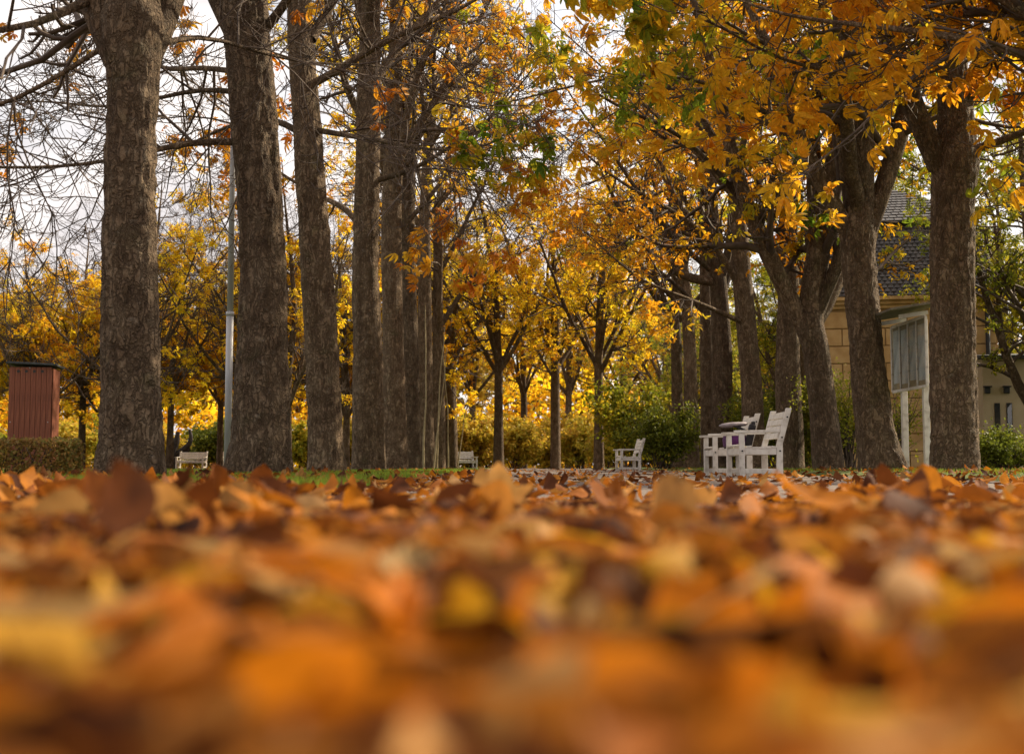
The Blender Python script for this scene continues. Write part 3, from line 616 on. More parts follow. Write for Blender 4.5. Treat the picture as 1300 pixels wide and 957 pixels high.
place(pE, [(312, 52, 1, 1.1), (365, 50, 1, 2.3), (40, 56, .85, 3.2), (440, 60, 1, 4), (135, 60, .85, 5), (180, 50, .95, .3), (495, 66, 1.1, 3.6), (196, 66, .95, 4.6)])

# ------------------------------------------------------------------ shrubs and hedge
SHRUBS = {}
def shrub_copy(label, group, px, Y_, w, h, mat, seed, n, lsz):
    key = (mat.name, seed % 3)
    if key not in SHRUBS:
        SHRUBS[key] = (shrub(label, group, px, Y_, w, h, mat, seed, n, lsz), w, h); return
    r0, w0, h0 = SHRUBS[key]; o = copy_tree(r0); o['label'] = label; o['group'] = group
    o.location = (PX(px, Y_), Y_, 0); o.scale = (w / w0, w / w0, h / h0); o.rotation_euler = (0, 0, seed * 1.7)
def shrub(label, group, px, Y_, w, h, mat, seed, n=1800, lsz=(.05, .09), gz=0.0, name='shrub', depth=None):
    rg = np.random.default_rng(seed); X_ = PX(px, Y_); root = empty(name, (X_, Y_, gz), label, 'shrub', group); d_ = depth or w * .8
    m = 26; az = rg.uniform(0, 6.28, m); d = np.stack([np.cos(az) * rg.uniform(.1, .7, m) * w / h, np.sin(az) * rg.uniform(.1, .7, m) * d_ / h, np.ones(m)], 1)
    p = grow(rg.normal(0, .06, (m, 3)) * np.array([w, d_, 0]), d, rg.uniform(.6, 1.0, m) * h, 6, .12, .03, -.06, rg)
    r = np.linspace(.018, .005, 6)[None] * np.ones((m, 1)); p2, r2, i2, t2 = children(p, r, 5, .2, 1, .8, .25 * h ** .5, .6 * h ** .5, 5, .15, .03, .03, rg, .6, .004)
    v, q = join([tubes(p, r, 4), tubes(p2, r2, 3)]); link('stems', mesh('stems', v, q, TWIG, True), root, kind='stuff')
    k = rg.integers(0, len(p2), n); j = rg.integers(1, 5, n); pos = p2[k, j] + rg.normal(0, .07 * h ** .5, (n, 3)); pos[:, 2] = np.abs(pos[:, 2])
    nr = rg.normal(0, .7, (n, 3)); nr[:, 2] += .6
    v, f = scatter(SINGLE, pos, rot_from(nr, rg.uniform(0, 6.28, n)), rg.uniform(lsz[0], lsz[1], n), np.zeros(n, int), .05)
    link('foliage', mesh('foliage', v, f, mat), root, kind='stuff'); return root
shrub('dark green shrub on the verge between the broad trunk and the annex', None, 1275, 25.5, 1.9, .75, LEAF_SG, 1, 4500, gz=VR, depth=1.2)
shrub('sunlit yellow-green bush between the slanting-limb chestnut and the V-forked one', None, 1078, 31, 1.2, 2.2, LEAF_SY, 2, 3800, gz=VR)
shrub('small yellow-green shrub behind the legs of the notice board', None, 1138, 32.5, .7, 2.0, LEAF_SY, 3, 1200, gz=VR)
shrub('green bush behind the white benches', None, 985, 40, 2.4, 2.4, LEAF_SG, 4, 6000, (.08, .14), gz=VR)
shrub('rounded green bush behind the lone white bench', None, 838, 47, 2.6, 2.3, LEAF_SG, 5, 6000, (.09, .15), gz=VR)
shrub('tall green-gold bush leaning over the lone white bench', None, 800, 56, 3.0, 3.6, LEAF_G, 6, 6500, (.14, .22))
shrub('green bush behind the small white bench on the lawn', None, 272, 86, 3.2, 3.0, LEAF_SG, 7, 4500, (.16, .26))
for k, (px, Y_, w, h) in enumerate([(600, 74, 3, 2.6), (655, 76, 3, 2.9), (690, 80, 3, 2.4), (735, 78, 3.2, 3.0), (775, 74, 2.6, 2.6), (560, 82, 3, 2.6), (620, 90, 4, 3.4), (700, 92, 4, 3.2), (815, 84, 4, 3.2), (760, 92, 4, 3)]):
    shrub_copy('brownish olive shrub at the foot of the yellow trees', 'olive shrubs under the yellow trees', px, Y_, w, h, LEAF_O, 20 + k, 4200, (.18, .30))
for k, (px, Y_, w, h) in enumerate([(30, 84, 4, 2.6), (90, 88, 4, 2.8), (150, 82, 4, 2.4), (200, 92, 4, 2.8), (250, 96, 4, 2.4), (330, 90, 4, 3), (390, 84, 4, 2.8), (440, 88, 4, 2.8), (490, 92, 4, 2.6), (-10, 90, 4, 2.8), (530, 96, 4, 3), (60, 100, 5, 3.6), (130, 102, 5, 3.6), (180, 104, 5, 3.6), (300, 100, 5, 3.6), (360, 104, 5, 3.8), (415, 100, 5, 3.6), (465, 104, 5, 3.8), (575, 104, 5, 3.8)]):
    shrub_copy('low olive shrub along the far side of the lawn', 'shrubs along the lawn', px, Y_, w, h, LEAF_O if k % 2 else LEAF_G, 40 + k, 4200, (.18, .30))
for k, (px, Y_, w, h) in enumerate([(880, 60, 3, 2.6), (935, 56, 3, 2.6), (1020, 46, 2.6, 2.4), (910, 76, 4, 3), (855, 88, 5, 4), (960, 84, 5, 4), (1005, 80, 5, 4), (1060, 64, 4, 3.4)]):
    shrub_copy('green gold shrub among the trunks of the leafy row', 'shrubs behind the leafy row', px, Y_, w, h, LEAF_G, 60 + k, 4200, (.14, .24))
def undergrowth():
    rg = np.random.default_rng(77); n = 30000; x = rg.uniform(-75, 75, n); y = 118 + rg.uniform(-3, 3, n) + .0008 * x * x
    h = 7.0 + 1.6 * np.sin(x * .35) + .8 * np.sin(x * .9 + 1); z = h * rg.random(n) ** 1.3
    nr = rg.normal(0, .7, (n, 3)); nr[:, 2] += .4; v, f = scatter(SINGLE, np.stack([x, y, z], 1), rot_from(nr, rg.uniform(0, 6.28, n)), rg.uniform(.4, .75, n), np.zeros(n, int), .05)
    link('undergrowth', mesh('undergrowth', v, f, LEAF_Y), kind='stuff', label='yellowing undergrowth along the edge of the wood behind', cat='undergrowth')
undergrowth()
# clipped hedge
def hedge():
    Yh = 15.6; x1 = PX(86, Yh); x0 = x1 - 6; h = .42; d = .55; root = empty('hedge', ((x0 + x1) / 2, Yh, .01), 'low clipped brown-green hedge in front of the red cabinet', 'hedge')
    rg = np.random.default_rng(5); n = 16000; w = x1 - x0
    pos = np.stack([rg.uniform(-w / 2, w / 2, n), rg.uniform(0, d, n), rg.uniform(.01, h, n)], 1)
    s = rg.random(n); fr = s < .55; pos[fr, 1] = rg.exponential(.02, fr.sum()); tp = (s >= .55) & (s < .8); pos[tp, 2] = h - rg.exponential(.015, tp.sum()); en = s > .93; pos[en, 0] = w / 2 - rg.exponential(.02, en.sum())
    pos += rg.normal(0, .012, pos.shape); pos[:, 2] = np.maximum(pos[:, 2], .01)
    nr = rg.normal(0, .6, (n, 3)) + np.array([0, -.5, .4]); v, f = scatter(SINGLE, pos, rot_from(nr, rg.uniform(0, 6.28, n)), rg.uniform(.035, .06, n), np.zeros(n, int), .05)
    link('foliage', mesh('foliage', v, f, HEDGE), root, kind='stuff')
    m = 260; s0 = np.stack([rg.uniform(-w / 2, w / 2, m), rg.uniform(.05, d - .05, m), np.zeros(m)], 1)
    p = grow(s0, np.tile([0, 0, 1.0], (m, 1)) + rg.normal(0, .2, (m, 3)), rg.uniform(.28, .4, m), 5, .15, 0, 0, rg); v, q = tubes(p, np.full((m, 5), .006), 4)
    link('stems', mesh('stems', v, q, TWIG, True), root, kind='stuff')
hedge()

# ------------------------------------------------------------------ benches
def bench_pattern(W=1.2):
    """front faces local -y, length along x"""
    root = empty('garden_bench')
    def prof(name, pts, th, x, bev=.004):
        bm = bmesh.new(); a = [bm.verts.new((x - th / 2, y, z)) for y, z in pts]; b = [bm.verts.new((x + th / 2, y, z)) for y, z in pts]
        n = len(pts); bm.faces.new(a); bm.faces.new(b[::-1])
        for i in range(n): bm.faces.new((a[i], b[i], b[(i + 1) % n], a[(i + 1) % n]))
        bmesh.ops.recalc_face_normals(bm, faces=bm.faces); bmesh.ops.bevel(bm, geom=bm.edges[:], offset=bev, segments=1, affect='EDGES')
        me = bpy.data.meshes.new(name); bm.to_mesh(me); bm.free(); me.materials.append(WHITE); return link(name, me, root)
    D = .50
    for s in (-1, 1):
        x = s * (W / 2 - .04)
        prof('leg', [(-.035, 0), (.035, 0), (.035, .585), (-.035, .585)], .07, x)
        prof('rear_post', [(D - .04, 0), (D + .04, 0), (D + .04, .44), (D + .17, .92), (D + .095, .92), (D - .04, .42)], .065, x)
        prof('arm', [(-.10, .587), (D + .005, .597), (D + .005, .632), (-.10, .622)], .10, x)
        prof('side_rail', [(.037, .30), (D - .042, .30), (D - .042, .395), (.037, .395)], .05, x)
        prof('stretcher', [(.037, .05), (D - .042, .05), (D - .042, .115), (.037, .115)], .045, x)
        for (y, z) in ((0, .35), (D + .002, .35), (D + .105, .80), (D + .03, .53)):
            o = link('bolt', cyl_me('bolt', .012, .008, DARKM, 10), root, (x + s * .036, y, z)); o.rotation_euler = (0, R(90) * s, 0)
    iw = W - .16
    box('front_apron', (0, 0, .345), (iw, .035, .09), WHITE, root, .004)
    box('rear_apron', (0, D - .01, .345), (iw, .03, .08), WHITE, root, .004)
    for k in range(6):
        u = k / 5; y = .005 + u * (D - .075); z = .415 - .028 * math.sin(u * math.pi * .95) - .004 * k
        if k == 0: iw2 = W - .155
        else: iw2 = W - .01
        box('seat_slat', (0, y if k else -.0, z + .012), (iw2 if k else W - .155, .072, .024), WHITE, root, .004, rot=(R(8 - 14 * u), 0, 0))
    for k in range(4):
        z = .555 + k * .092; y = D - .055 + (z - .44) * .27
        box('back_slat', (0, y + .028, z), (W - .15, .024, .082), WHITE, root, .004, rot=(R(-15), 0, 0))
    return root
bench = bench_pattern(1.2)
bench['category'] = 'bench'
def put_bench(o, x, y, rz, z=0.0, s=1.0):
    o.location = (x, y, z); o.rotation_euler = (0, 0, rz); o.scale = (s, 1, 1) if s != 1 else (1, 1, 1)
GB = 'white garden benches'
FACE_L = R(-90)      # local -y turned to world -x
def bench_at(px_front, Y_near, label, rz=FACE_L, first=False):
    o = bench if first else copy_tree(bench)
    o['label'] = label; o['group'] = GB; o['category'] = 'bench'
    return o
b1 = bench_at(0, 0, 'white slatted bench with broad arms, empty, its end turned towards the leaf carpet', first=True)
put_bench(b1, 3.06, 19.55, FACE_L)
b2 = bench_at(0, 0, 'white slatted bench with a dark bag on it, behind the empty one'); put_bench(b2, 3.0, 21.55, FACE_L + R(-1))
b3 = bench_at(0, 0, 'lone white bench beside the path in front of the rounded green bush'); put_bench(b3, 3.02, 40.2, FACE_L + R(3))
b4 = bench_at(0, 0, 'white bench at the end of the bare row, facing out over the path'); put_bench(b4, PX(592, 72), 72, R(22), .0)
b5 = bench_at(0, 0, 'wide white bench standing on the lawn beside a thin trunk'); put_bench(b5, PX(242, 76), 76, R(-8), .01, 1.3)
b6 = bench_at(0, 0, 'white bench mostly hidden behind the stout swelling trunk'); put_bench(b6, PX(297, 76), 76.5, R(6), .01, 1.2)
# bag on the second bench
def bag():
    root = empty('rucksack', (3.20, 21.15, .425), 'black and purple rucksack with grey hood lying on the white bench', 'rucksack')
    def soft(name, c, s, mat, rot=(0, 0, 0), sub=2, pw=.3, par=root):
        bm = bmesh.new(); bmesh.ops.create_cube(bm, size=1); bmesh.ops.subdivide_edges(bm, edges=bm.edges[:], cuts=5, use_grid_fill=True)
        for v in bm.verts:
            d = v.co.normalized() * .62; v.co = v.co.lerp(d, pw); n_ = .02 * math.sin(9 * v.co.x + 5 * v.co.z) + .02 * math.sin(11 * v.co.y - 6 * v.co.z); v.co *= 1 + n_
        bmesh.ops.scale(bm, vec=s, verts=bm.verts)
        for f in bm.faces: f.smooth = True
        me = bpy.data.meshes.new(name); bm.to_mesh(me); bm.free(); me.materials.append(mat); o = link(name, me, par, c); o.rotation_euler = rot; return o
    soft('body', (.10, 0, .10), (.30, .42, .20), PURPLE, pw=.4)
    soft('top_pocket', (.30, -.22, .17), (.09, .15, .34), BLACKF, (0, R(14), 0), pw=.25)
    soft('hood', (.09, 0, .335), (.36, .34, .065), GREYF, (0, R(-4), 0), pw=.75)
    soft('strap', (.17, -.16, .275), (.28, .03, .035), BLACKF, (0, R(24), 0))
    soft('carry_loop', (.345, -.22, .34), (.05, .10, .07), BLACKF)
bag()

# ------------------------------------------------------------------ red cabinet
def cabinet():
    Yc = 30.0; x0 = PX(10, Yc); x1 = PX(62, Yc); W = x1 - x0; h0, h1 = 2.30, 2.24; D = .7
    root = empty('wooden_cabinet', ((x0 + x1) / 2, Yc + D / 2, 0.0), 'tall red-brown board cabinet with four round vent holes and dark roof', 'cabinet', rotz=R(6)); root.location.z = .012
    nb = 8; bw = W / nb
    for k in range(nb):
        box('plank', (-W / 2 + bw * (k + .5), -D / 2, h0 / 2 - .03), (bw - .006, .022, h0 - .10), SHEDW, root, .003)
        box('plank', (-W / 2 + bw * (k + .5), D / 2, h0 / 2 - .05), (bw - .006, .022, h0 - .14), SHEDW, root, .003)
    for s in (-1, 1):
        for k in range(7):
            b = (D - .03) / 7; box('plank', (s * (W / 2 + .012), -D / 2 + .026 + b * (k + .5), h0 / 2 - .04), (.022, b - .006, h0 - .12), SHEDW, root, .003)
    box('core', (0, 0, h0 / 2 - .06), (W - .03, D - .03, h0 - .16), DARKM, root)
    r = box('roof', (.02, -.02, h0 - .02), (W + .16, D + .18, .045), ROOFD, root, .006, rot=(R(-1.5), R(2.4), 0))
    for k in range(4):
        o = link('vent_hole', cyl_me('vent_hole', .03, .006, DARKM, 14), root, (-W / 2 + W * (.2 + .19 * k), -D / 2 - .009, h0 - .17)); o.rotation_euler = (R(90), 0, 0)
    for (u, z) in ((.04, 1.06), (.93, 1.06), (.47, h0 - .10)):
        o = link('screw', cyl_me('screw', .012, .008, STEEL, 10), root, (-W / 2 + W * u, -D / 2 - .010, z)); o.rotation_euler = (R(90), 0, 0)
cabinet()

# ------------------------------------------------------------------ poles
def pole(px, Y_, r, h, label, joint=True, gz=.012):
    root = empty('steel_pole', (PX(px, Y_), Y_, gz), label, 'pole')
    link('shaft', cyl_me('shaft', r, h * .34, STEEL, 20), root); link('shaft', cyl_me('shaft', r * .9, h * .66, STEEL, 20, r * .62), root, (0, 0, h * .34))
    link('collar', cyl_me('collar', r * 1.15, .07, STEEL, 20), root, (0, 0, h * .34 - .035)); link('base_plate', cyl_me('base_plate', r * 2.1, .03, STEEL, 20), root)
    link('cap', cyl_me('cap', r * .75, .06, DARKM, 20, r * .3), root, (0, 0, h))
pole(290, 26, .066, 8.6, 'tall galvanised steel pole rising beside the stout swelling trunk')
pole(452, 40, .032, 4.6, 'thin pale steel pole showing between two bare trunks')

# dark crooked stump on the lawn
def crooked():
    Y_ = 84; b = P(225, 594, Y_); b[2] = 0
    root = empty('crooked_dead_tree', tuple(b), 'dark crooked dead tree with one upturned arm behind the wide white bench', 'dead tree')
    for nm, pts in (('trunk', [(216, 596, 13), (219, 570, 12), (224, 560, 9), (226, 548, 5)]), ('limb', [(222, 578, 8), (232, 572, 8), (241, 563, 7), (243, 552, 5), (240, 545, 3)]), ('limb', [(221, 580, 5), (232, 577, 5), (241, 570, 4)])):
        T = resample(px_poly(pts, Y_), 14); v, q = tubes(T[None, :, :3] - b, T[None, :, 3], 10, 1 + rng.normal(0, .05, (1, 14, 10))); link(nm, mesh(nm, v, q, DEADW, True), root)
crooked()

# ------------------------------------------------------------------ notice board
def board():
    ya, yb = 23.5, 25.5; xb = 6.86; z0, z1 = 1.47, 2.63; ym = (ya + yb) / 2; W = yb - ya
    root = empty('notice_board', (xb, ym, VR), 'white glazed notice board on two posts under a sloping roof', 'notice board')
    root.rotation_euler = (0, 0, R(1.0)); z0 -= VR; z1 -= VR; H = z1 - z0
    # local: length along y, glazing faces -x
    for y in (-.62, .62): box('post', (.08, y, z1 / 2 - .02), (.10, .10, z1 - .02 + .02), WHITE, root, .006)
    box('back_panel', (.015, 0, (z0 + z1) / 2), (.02, W - .06, H - .04), CREAM, root)
    for y in (-W / 2, W / 2): box('frame_stile', (-.008, y, (z0 + z1) / 2), (.04, .05, H), WHITE, root, .004)
    for z in (z0, z1): box('frame_rail', (-.008, 0, z), (.038, W - .052, .05), WHITE, root, .004)
    n = 4; b = (W - .05) / n
    for k in range(1, n): box('mullion', (-.012, -W / 2 + .025 + b * k, (z0 + z1) / 2), (.028, .035, H - .054), WHITE, root, .003)
    for k in range(n):
        y = -W / 2 + .025 + b * (k + .5)
        box('poster', (-.004, y, (z0 + z1) / 2 + .03 * (k % 2)), (.004, b - .10, H - .22), PAPER, root)
        box('pane', (-.018, y, (z0 + z1) / 2), (.005, b - .037, H - .056), GLASS, root)
    box('roof', (-.16, -.02, z1 + .17), (.98, W + .35, .04), BOARDROOF, root, .004, rot=(0, R(-9), 0))
    for y in (-.62, .62): box('roof_bracket', (-.10, y, z1 + .065), (.5, .05, .07), WHITE, root, .004, rot=(0, R(-9), 0))
m, N_, L_, o_ = newmat('clear_pane'); GLASS = m
p1 = N_('ShaderNodeBsdfTransparent'); p2 = N_('ShaderNodeBsdfGlossy'); p2.inputs['Roughness'].default_value = .03; p1.inputs[0].default_value = (.92, .95, .95, 1)
fr = N_('ShaderNodeFresnel'); fr.inputs[0].default_value = 1.18; mxx = N_('ShaderNodeMixShader'); mxx.inputs[0].default_value = .10; L_(p1.outputs[0], mxx.inputs[1]); L_(p2.outputs[0], mxx.inputs[2]); L_(mxx.outputs[0], o_.inputs[0])
BOARDROOF = noisy_mat('weathered_roof_board', [(.10, .085, .06), (.17, .145, .105)], 6, 5, .8, .3, 40, (1, .3, 1))
board()

# ------------------------------------------------------------------ house
def house():
    Yw = 37.0; x0, x1 = PX(1046, Yw), PX(1262, Yw); D = 8.0; He = 4.45
    root = empty('ochre_house', ((x0 + x1) / 2, Yw, VR), 'ochre stone house with dark slate mansard roof behind the notice board', 'house', rotz=R(-12.5)); W = x1 - x0
    wall = box('wall', (0, D / 2, He / 2), (W, D, He), JOINT, root)
    course = .46; nc = int(He / course); me_cache = {}
    def block(c, s, par=wall):
        key = tuple(round(v, 3) for v in s)
        if key not in me_cache: me_cache[key] = box_me('stone_block', s[0], s[1], s[2], OCHRE, .012)
        o = link('stone_block', me_cache[key], par, (c[0], c[1] - D / 2, c[2] - He / 2)); return o
    nx = 4; bw = W / nx
    for r_ in range(nc):
        z = course * (r_ + .5); sh = (r_ % 2) * .5
        edges = [-W / 2] + [-W / 2 + bw * (k + sh) for k in range(0 if sh else 1, nx + (0 if sh else 0)) ] + [W / 2]
        for a, b in zip(edges[:-1], edges[1:]):
            if b - a > .05: block(((a + b) / 2, -.02, z), (b - a - .025, .06, course - .028))
        for k in range(5): # left flank
            b_ = D / 5; block((-W / 2 - .02, b_ * (k + .5), z), (.06, b_ - .025, course - .028))
            block((W / 2 + .02, b_ * (k + .5), z), (.06, b_ - .025, course - .028))
    # a window between the trunks, hidden for the most part
    wx = (1213 - 650) / F * Yw - (x0 + x1) / 2
    wf = box('window', (wx, -.06, 1.45), (.9, .06, 1.5), WHITE, root, .01); box('pane', (0, -.035, 0), (.74, .01, 1.32), DARKM, wf); box('sill', (0, -.07, -.79), (1.05, .14, .06), CREAM, wf, .008)
    for k, (z, pj, hh) in enumerate(((He - .20, .10, .10), (He - .10, .18, .10), (He + .0, .28, .10))):
        box('cornice', (0, D / 2, z), (W + 2 * pj, D + 2 * pj, hh - .003), OCHRE, root, .01)
    # mansard: steep slated sides then a low hip
    zt = 6.55; ins = .75; rw = W + .5; rd = D + .5; z0 = He + .06
    def frust(name, w0, d0, w1, d1, za, zb, mat, par, off=0.0, offw=0):
        v = [(-w0 / 2, D / 2 - d0 / 2, za), (w0 / 2, D / 2 - d0 / 2, za), (w0 / 2, D / 2 + d0 / 2, za), (-w0 / 2, D / 2 + d0 / 2, za),
             (-w1 / 2 + offw, D / 2 - d1 / 2, zb), (w1 / 2 + offw, D / 2 - d1 / 2, zb), (w1 / 2 + offw, D / 2 + d1 / 2, zb), (-w1 / 2 + offw, D / 2 + d1 / 2, zb)]
        f = [(0, 1, 5, 4), (1, 2, 6, 5), (2, 3, 7, 6), (3, 0, 4, 7), (4, 5, 6, 7), (3, 2, 1, 0)]
        return link(name, mesh(name, v, np.array(f), mat), par)
    rf = frust('roof', rw, rd, rw - 2 * ins, rd - 2 * ins, z0, zt, SLATE, root)
    uw, ud = rw - 2 * ins + .25, rd - 2 * ins + .25
    rf2 = frust('upper_roof', uw, ud, uw * .35, .3, zt + .02, zt + 1.5, SLATE, root, offw=-uw * .12)
    box('roof_edge', (0, D / 2, zt), (uw + .1, ud + .1, .05), ROOFD, root)
    # slates on the front slopes
    def slates(par, a, b, c, d, rows, per, nm):
        a, b, c, d = (np.array(q, float) for q in (a, b, c, d)); Vs = []; Fs = []; nrm = np.cross(b - a, d - a); nrm /= np.linalg.norm(nrm); rg = np.random.default_rng(3)
        for r_ in range(rows):
            for k in range(-1, per + 1):
                u0, u1 = (k + .5 * (r_ % 2)) / per, (k + 1 + .5 * (r_ % 2)) / per; u0, u1 = max(u0, 0), min(u1, 1)
                if u1 - u0 < .01: continue
                g = .004 / 1; t0, t1 = r_ / rows, min((r_ + 1.25) / rows, 1)
                q = lambda u, t: (a * (1 - u) + b * u) * (1 - t) + (d * (1 - u) + c * u) * t
                l0 = .034 + rg.uniform(0, .008); i = len(Vs); Vs += [q(u0 + .004, t0) + nrm * l0, q(u1 - .004, t0) + nrm * l0, q(u1 - .004, t1) + nrm * .006, q(u0 + .004, t1) + nrm * .006, q(u0 + .004, t0) + nrm * .004, q(u1 - .004, t0) + nrm * .004]
                Fs += [(i, i + 1, i + 2, i + 3), (i + 4, i + 5, i + 1, i)]
        link(nm, mesh(nm, np.array(Vs), np.array(Fs), SLATE), par, kind='stuff')
    y0 = D / 2 - rd / 2; y1 = D / 2 - (rd - 2 * ins) / 2; hw0, hw1 = rw / 2, rw / 2 - ins
    slates(rf, (-hw0, y0, z0), (hw0, y0, z0), (hw1, y1, zt), (-hw1, y1, zt), 20, 30, 'slates')
    yu0 = D / 2 - ud / 2; yu1 = D / 2 - .15; ow = -uw * .12
    slates(rf2, (-uw / 2, yu0, zt + .02), (uw / 2, yu0, zt + .02), (uw * .175 + ow, yu1, zt + 1.5), (-uw * .175 + ow, yu1, zt + 1.5), 12, 16, 'slates')
    # downpipe at the corner
    link('downpipe', cyl_me('downpipe', .06, He - .1, DARKM, 14), root, (W / 2 - .22, -.14, 0))
house()
def annex():
    Ya = 35.0; x0 = PX(1253, Ya); W = 6.0; H = 2.75; D = 3.0
    root = empty('cream_annex', (x0 + W / 2, Ya, VR), 'low cream outbuilding with narrow windows and wall lamps beside the ochre house', 'outbuilding', rotz=R(-6))
    box('wall', (0, D / 2 + .0, H / 2), (W, D, H), CREAM, root)
    box('gutter', (.02, -.06, H + .03), (W + .12, .10, .09), WHITE, root, .01); box('roof', (.0, D / 2 - .05, H + .16), (W + .2, D + .3, .10), ROOFD, root, .01, rot=(R(5), 0, 0))
    for px in (1270, 1285):
        x = PX(px, Ya) - (x0 + W / 2); w = box('window', (x, -.012, 1.28), (.13, .03, .72), DARKM, root); box('sill', (0, -.03, -.385), (.20, .09, .04), ROOFD, w); box('pane', (0, -.017, 0), (.10, .008, .68), GLASS, w)
    for px in (1258, 1282):
        x = PX(px, Ya) - (x0 + W / 2); l = box('wall_lamp', (x, -.05, 1.95), (.13, .10, .15), DARKM, root, .01); box('lamp_hood', (0, -.02, .095), (.19, .18, .03), DARKM, l)
annex()

# ------------------------------------------------------------------ grass blades
def blades():
    rg = np.random.default_rng(9); V = []
    def region(n, xf, y0, y1, gz, h):
        y = y0 * (y1 / y0) ** rg.random(n); x = xf(y, rg.random(n)); z = np.full(n, gz)
        patch = np.sin(x * 1.7 + 2 * np.sin(y * .6)) + np.sin(y * 1.1 + x) + rg.normal(0, .8, n); k = patch > -.5; x, y, z = x[k], y[k], z[k]; m = len(x)
        a = rg.uniform(0, 6.28, m); hh = h * rg.uniform(.5, 1.2, m); w = .0035 + .0006 * y / 6
        ln = rg.normal(0, .4, (m, 2)) * hh[:, None]
        b0 = np.stack([x - np.cos(a) * w, y - np.sin(a) * w, z - .012], 1); b1 = np.stack([x + np.cos(a) * w, y + np.sin(a) * w, z - .012], 1); t = np.stack([x + ln[:, 0], y + ln[:, 1], z + hh], 1)
        V.append(np.stack([b0, b1, t], 1).reshape(-1, 3))
    region(52000, lambda y, r: PATH_L + wob(y) - .15 - 2.7 * r, 8, 45, VL, .055)
    region(26000, lambda y, r: PATH_R + wob(y, 2) + .5 + 9 * r, 14, 50, VR, .06)
    region(26000, lambda y, r: -4.0 - r * 16, 17.2, 60, .012, .07)
    v = np.concatenate(V); link('grass', mesh('grass', v, np.arange(len(v)).reshape(-1, 3), GRASSM), kind='stuff', label='short green grass on the verges and lawn', cat='grass')
blades()

# ------------------------------------------------------------------ leaf carpet
def heap_edge(x):
    return 5.6 - 2.1 * np.exp(-((x - .55) / .75) ** 2) + .5 * np.sin(x * 2.3) + .3 * np.sin(x * 5.3 + 1)
def heap_z(x, y):
    ed = heap_edge(x); e = 1 - sm(ed - 1.2, ed + .5, y)
    u_ = x / np.maximum(y, .3); lo = np.maximum(sm(-.16, -.13, u_) * (1 - sm(-.06, -.03, u_)), np.maximum(sm(-.02, .02, u_) * (1 - sm(.20, .24, u_)), sm(.28, .31, u_))); lo = np.maximum(lo, 1 - sm(-.27, -.23, u_)) * sm(1.2, 2.4, y)
    big = .5 + .5 * np.sin(x * 2.9 + 1.1 * np.sin(y * 1.7) + .6) * np.sin(y * 2.6 + x * 1.2)
    fine = .010 * np.sin(x * 9.3 - y * 4.1 + 1) + .009 * np.sin(y * 8.7 + 2 * np.sin(x * 3)) + .008 * np.sin(x * 17 + y * 13)
    return e * (.003 + .034 * big * sm(.6, 1.5, y) * (1 - .75 * lo) + .8 * fine * (1 - .4 * lo) + .010 * (1 - sm(.9, 3.0, y))) + (1 - e) * .002
sheet('leaf_mould', -7, 7, -1.0, 9.5, 0, LITTER, 110, 90, lambda X, Y: heap_z(X, Y) + .004 - .03 * sm(heap_edge(X) - .6, heap_edge(X) + .5, Y))
FT = [lobed(1), lobed(2), lobed(3), curled(1), curled(2), curled(3), curled(4), curled(5), curled(6)]
FT2 = [lobed(1), lobed(2), lobed(3)] + [curled(k_, 5, 3) for k_ in range(1, 7)]
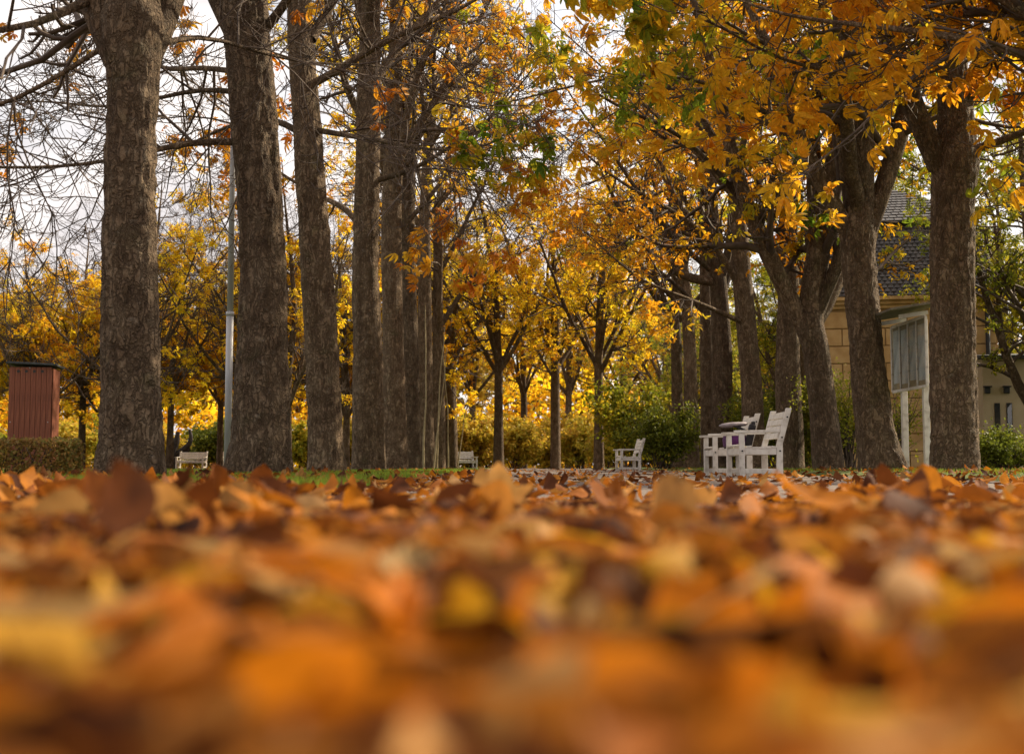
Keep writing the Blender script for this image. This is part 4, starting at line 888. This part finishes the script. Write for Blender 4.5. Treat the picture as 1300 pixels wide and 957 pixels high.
def carpet():
    rg = np.random.default_rng(21); n = 7000
    y = .30 + 9.2 * rg.random(n) ** 1.35; hw = .30 + .42 * y; x = rg.uniform(-1, 1, n) * hw
    d = np.ones(n); edge = heap_edge(x); k = rg.random(n) < (1 - .9 * sm(edge - .6, edge + .7, y)); x, y = x[k], y[k]; n = len(x)
    g = rg.choice(len(FT), n, p=[.04, .04, .04] + [.88 / 6] * 6)
    sc = np.where(g < 3, rg.uniform(.10, .17, n), rg.uniform(.09, .18, n))
    tilt = rg.normal(0, 1, (n, 3)) * np.array([.9, .9, 0]); up = rg.random(n) < .2; tilt[up] *= 2.2; nr = tilt + np.array([0, 0, 1.0])
    nr[rg.random(n) < .35] *= -1
    Rm = rot_from(nr, rg.uniform(0, 6.28, n))
    z = heap_z(x, y) + .012 + rg.random(n) * .036 * (heap_z(x, y) > .008)
    # leaves standing on edge get lifted so that they stick out of the heap
    z = z + np.where(up, sc * .22, 0)
    top = np.zeros(n)
    for i, (v, t) in enumerate(FT):
        j = g == i; zz = np.einsum('nj,vj->nv', Rm[j][:, 2], v) * sc[j][:, None]; top[j] = zz.max(1); z[j] = np.maximum(z[j], heap_z(x[j], y[j]) * .6 + .004 - zz.min(1) * .55)
    tall = rg.random(n) < .14; uu = x / y; low = (uu < -.24) | ((uu > -.15) & (uu < -.05)) | ((uu > .0) & (uu < .22)) | (uu > .29); lim = np.where(y < .7, .09, np.where(tall & (y > 1.5) & ~(low & (rg.random(n) < .8)), .16, np.where(low & (y > 1.6), .122 - .017 * y, .095))); over = np.maximum(z + top - lim, 0); z -= over
    pos = np.stack([x, y, z], 1)
    vis = (np.abs(x) < .38 * y + .02) & (y > .42); score = np.where(vis, sc / y * (1 + 4 * np.maximum(z + top, 0)) + np.where(vis, (z > heap_z(x, y) + .012) * .05, 0), 0)
    o_ = np.argsort(-score)[:300]; solo = np.zeros(n, bool); solo[o_] = True
    v, f = scatter(FT, pos[~solo], Rm[~solo], sc[~solo], g[~solo], 0)
    r2 = np.random.default_rng(33); m = 11000; y2 = -.6 + 9.4 * r2.random(m) ** 1.15; x2 = r2.uniform(-1, 1, m) * (1.7 + .55 * np.maximum(y2, 0))
    k2 = (np.abs(x2) > .30 + .42 * np.maximum(y2, 0)) & (np.hypot(x2, y2) > .35) & (r2.random(m) < (1 - .9 * sm(heap_edge(x2) - .6, heap_edge(x2) + .7, y2))); x2, y2 = x2[k2], y2[k2]; m = len(x2)
    n2 = r2.normal(0, 1, (m, 3)) * np.array([.7, .7, 0]) + np.array([0, 0, 1.0]); n2[r2.random(m) < .35] *= -1
    v2, f2 = scatter(FT2, np.stack([x2, y2, heap_z(x2, y2) + .02 + r2.random(m) * .03], 1), rot_from(n2, r2.uniform(0, 6.28, m)), r2.uniform(.09, .18, m), r2.integers(0, len(FT2), m))
    f = np.concatenate([f, f2 + len(v)]); v = np.concatenate([v, v2])
    link('leaf_carpet', mesh('leaf_carpet', v, f, FALL, True), kind='stuff', label='thick carpet of dry orange and brown fallen leaves across the path', cat='leaves')
    cols = {'golden yellow': [(.44, .21, .012), (.55, .28, .015)], 'bright orange': [(.38, .105, .005), (.52, .172, .008)], 'rust brown': [(.09, .030, .007), (.20, .068, .010)], 'pale tan': [(.36, .21, .075), (.47, .30, .12)]}
    mats = {c: leaf_mat('fallen_leaf_' + c.replace(' ', '_'), v_, None,   .4, 3, .3, rough=.72) for c, v_ in cols.items()}
    names = list(cols); mes = {(c, i): mesh('fallen_leaf', v_, t_, mats[c], True) for c in names for i, (v_, t_) in enumerate(FT)}
    for i in np.where(solo)[0]:
        c = names[rg.choice(4, p=[.17, .36, .35, .12])]; sh = 'lobed' if g[i] < 3 else 'curled oval'
        o = link('fallen_leaf', mes[(c, int(g[i]))], None, tuple(pos[i]), None, '%s %s dry leaf lying on top of the leaf carpet' % (c, sh), 'leaf', '%s %s fallen leaves' % (c, sh))
        o.rotation_euler = Matrix(Rm[i].tolist()).to_euler(); o.scale = (float(sc[i]),) * 3
carpet()
def litter():
    rg = np.random.default_rng(22); n = 11000
    y = 4.6 * (62 / 4.6) ** (rg.random(n) ** .95); x = rg.uniform(-1, 1, n) * (.40 * y + 1)
    onp = (x > PATH_L + .2) & (x < PATH_R - .2); pr = np.where(onp, .26 + .35 * (np.abs(x - 1.9) / 2.9) ** 3, .9)
    pr = np.where((x < -4) & (y < 17), .08, pr); pr = np.where((x < -4) & (y >= 17), .3, pr)
    k = rg.random(n) < pr; x, y = x[k], y[k]; n = len(x)
    gz = np.where(x > PATH_R, VR * sm(0, .7, x - PATH_R - wob(y, 2)), np.where((x < PATH_L) & (x > -4), VL * sm(0, .7, PATH_L + wob(y) - x), .008))
    g = rg.integers(0, len(FT), n); sc = rg.uniform(.08, .16, n); nr = rg.normal(0, .22, (n, 3)); nr[:, 2] = 1; nr[rg.random(n) < .3] *= -1
    pos = np.stack([x, y, gz + .012 + rg.random(n) * .008], 1)
    v, f = scatter(FT2, pos, rot_from(nr, rg.uniform(0, 6.28, n)), sc, g); link('scattered_leaves', mesh('scattered_leaves', v, f, FALL, True), kind='stuff', label='dry leaves scattered thinly over path, verges and lawn', cat='leaves')
litter()
print('TRIS', sum(len(m.loops) - 2 * len(m.polygons) for m in bpy.data.meshes), 'OBJ', len(bpy.data.objects))
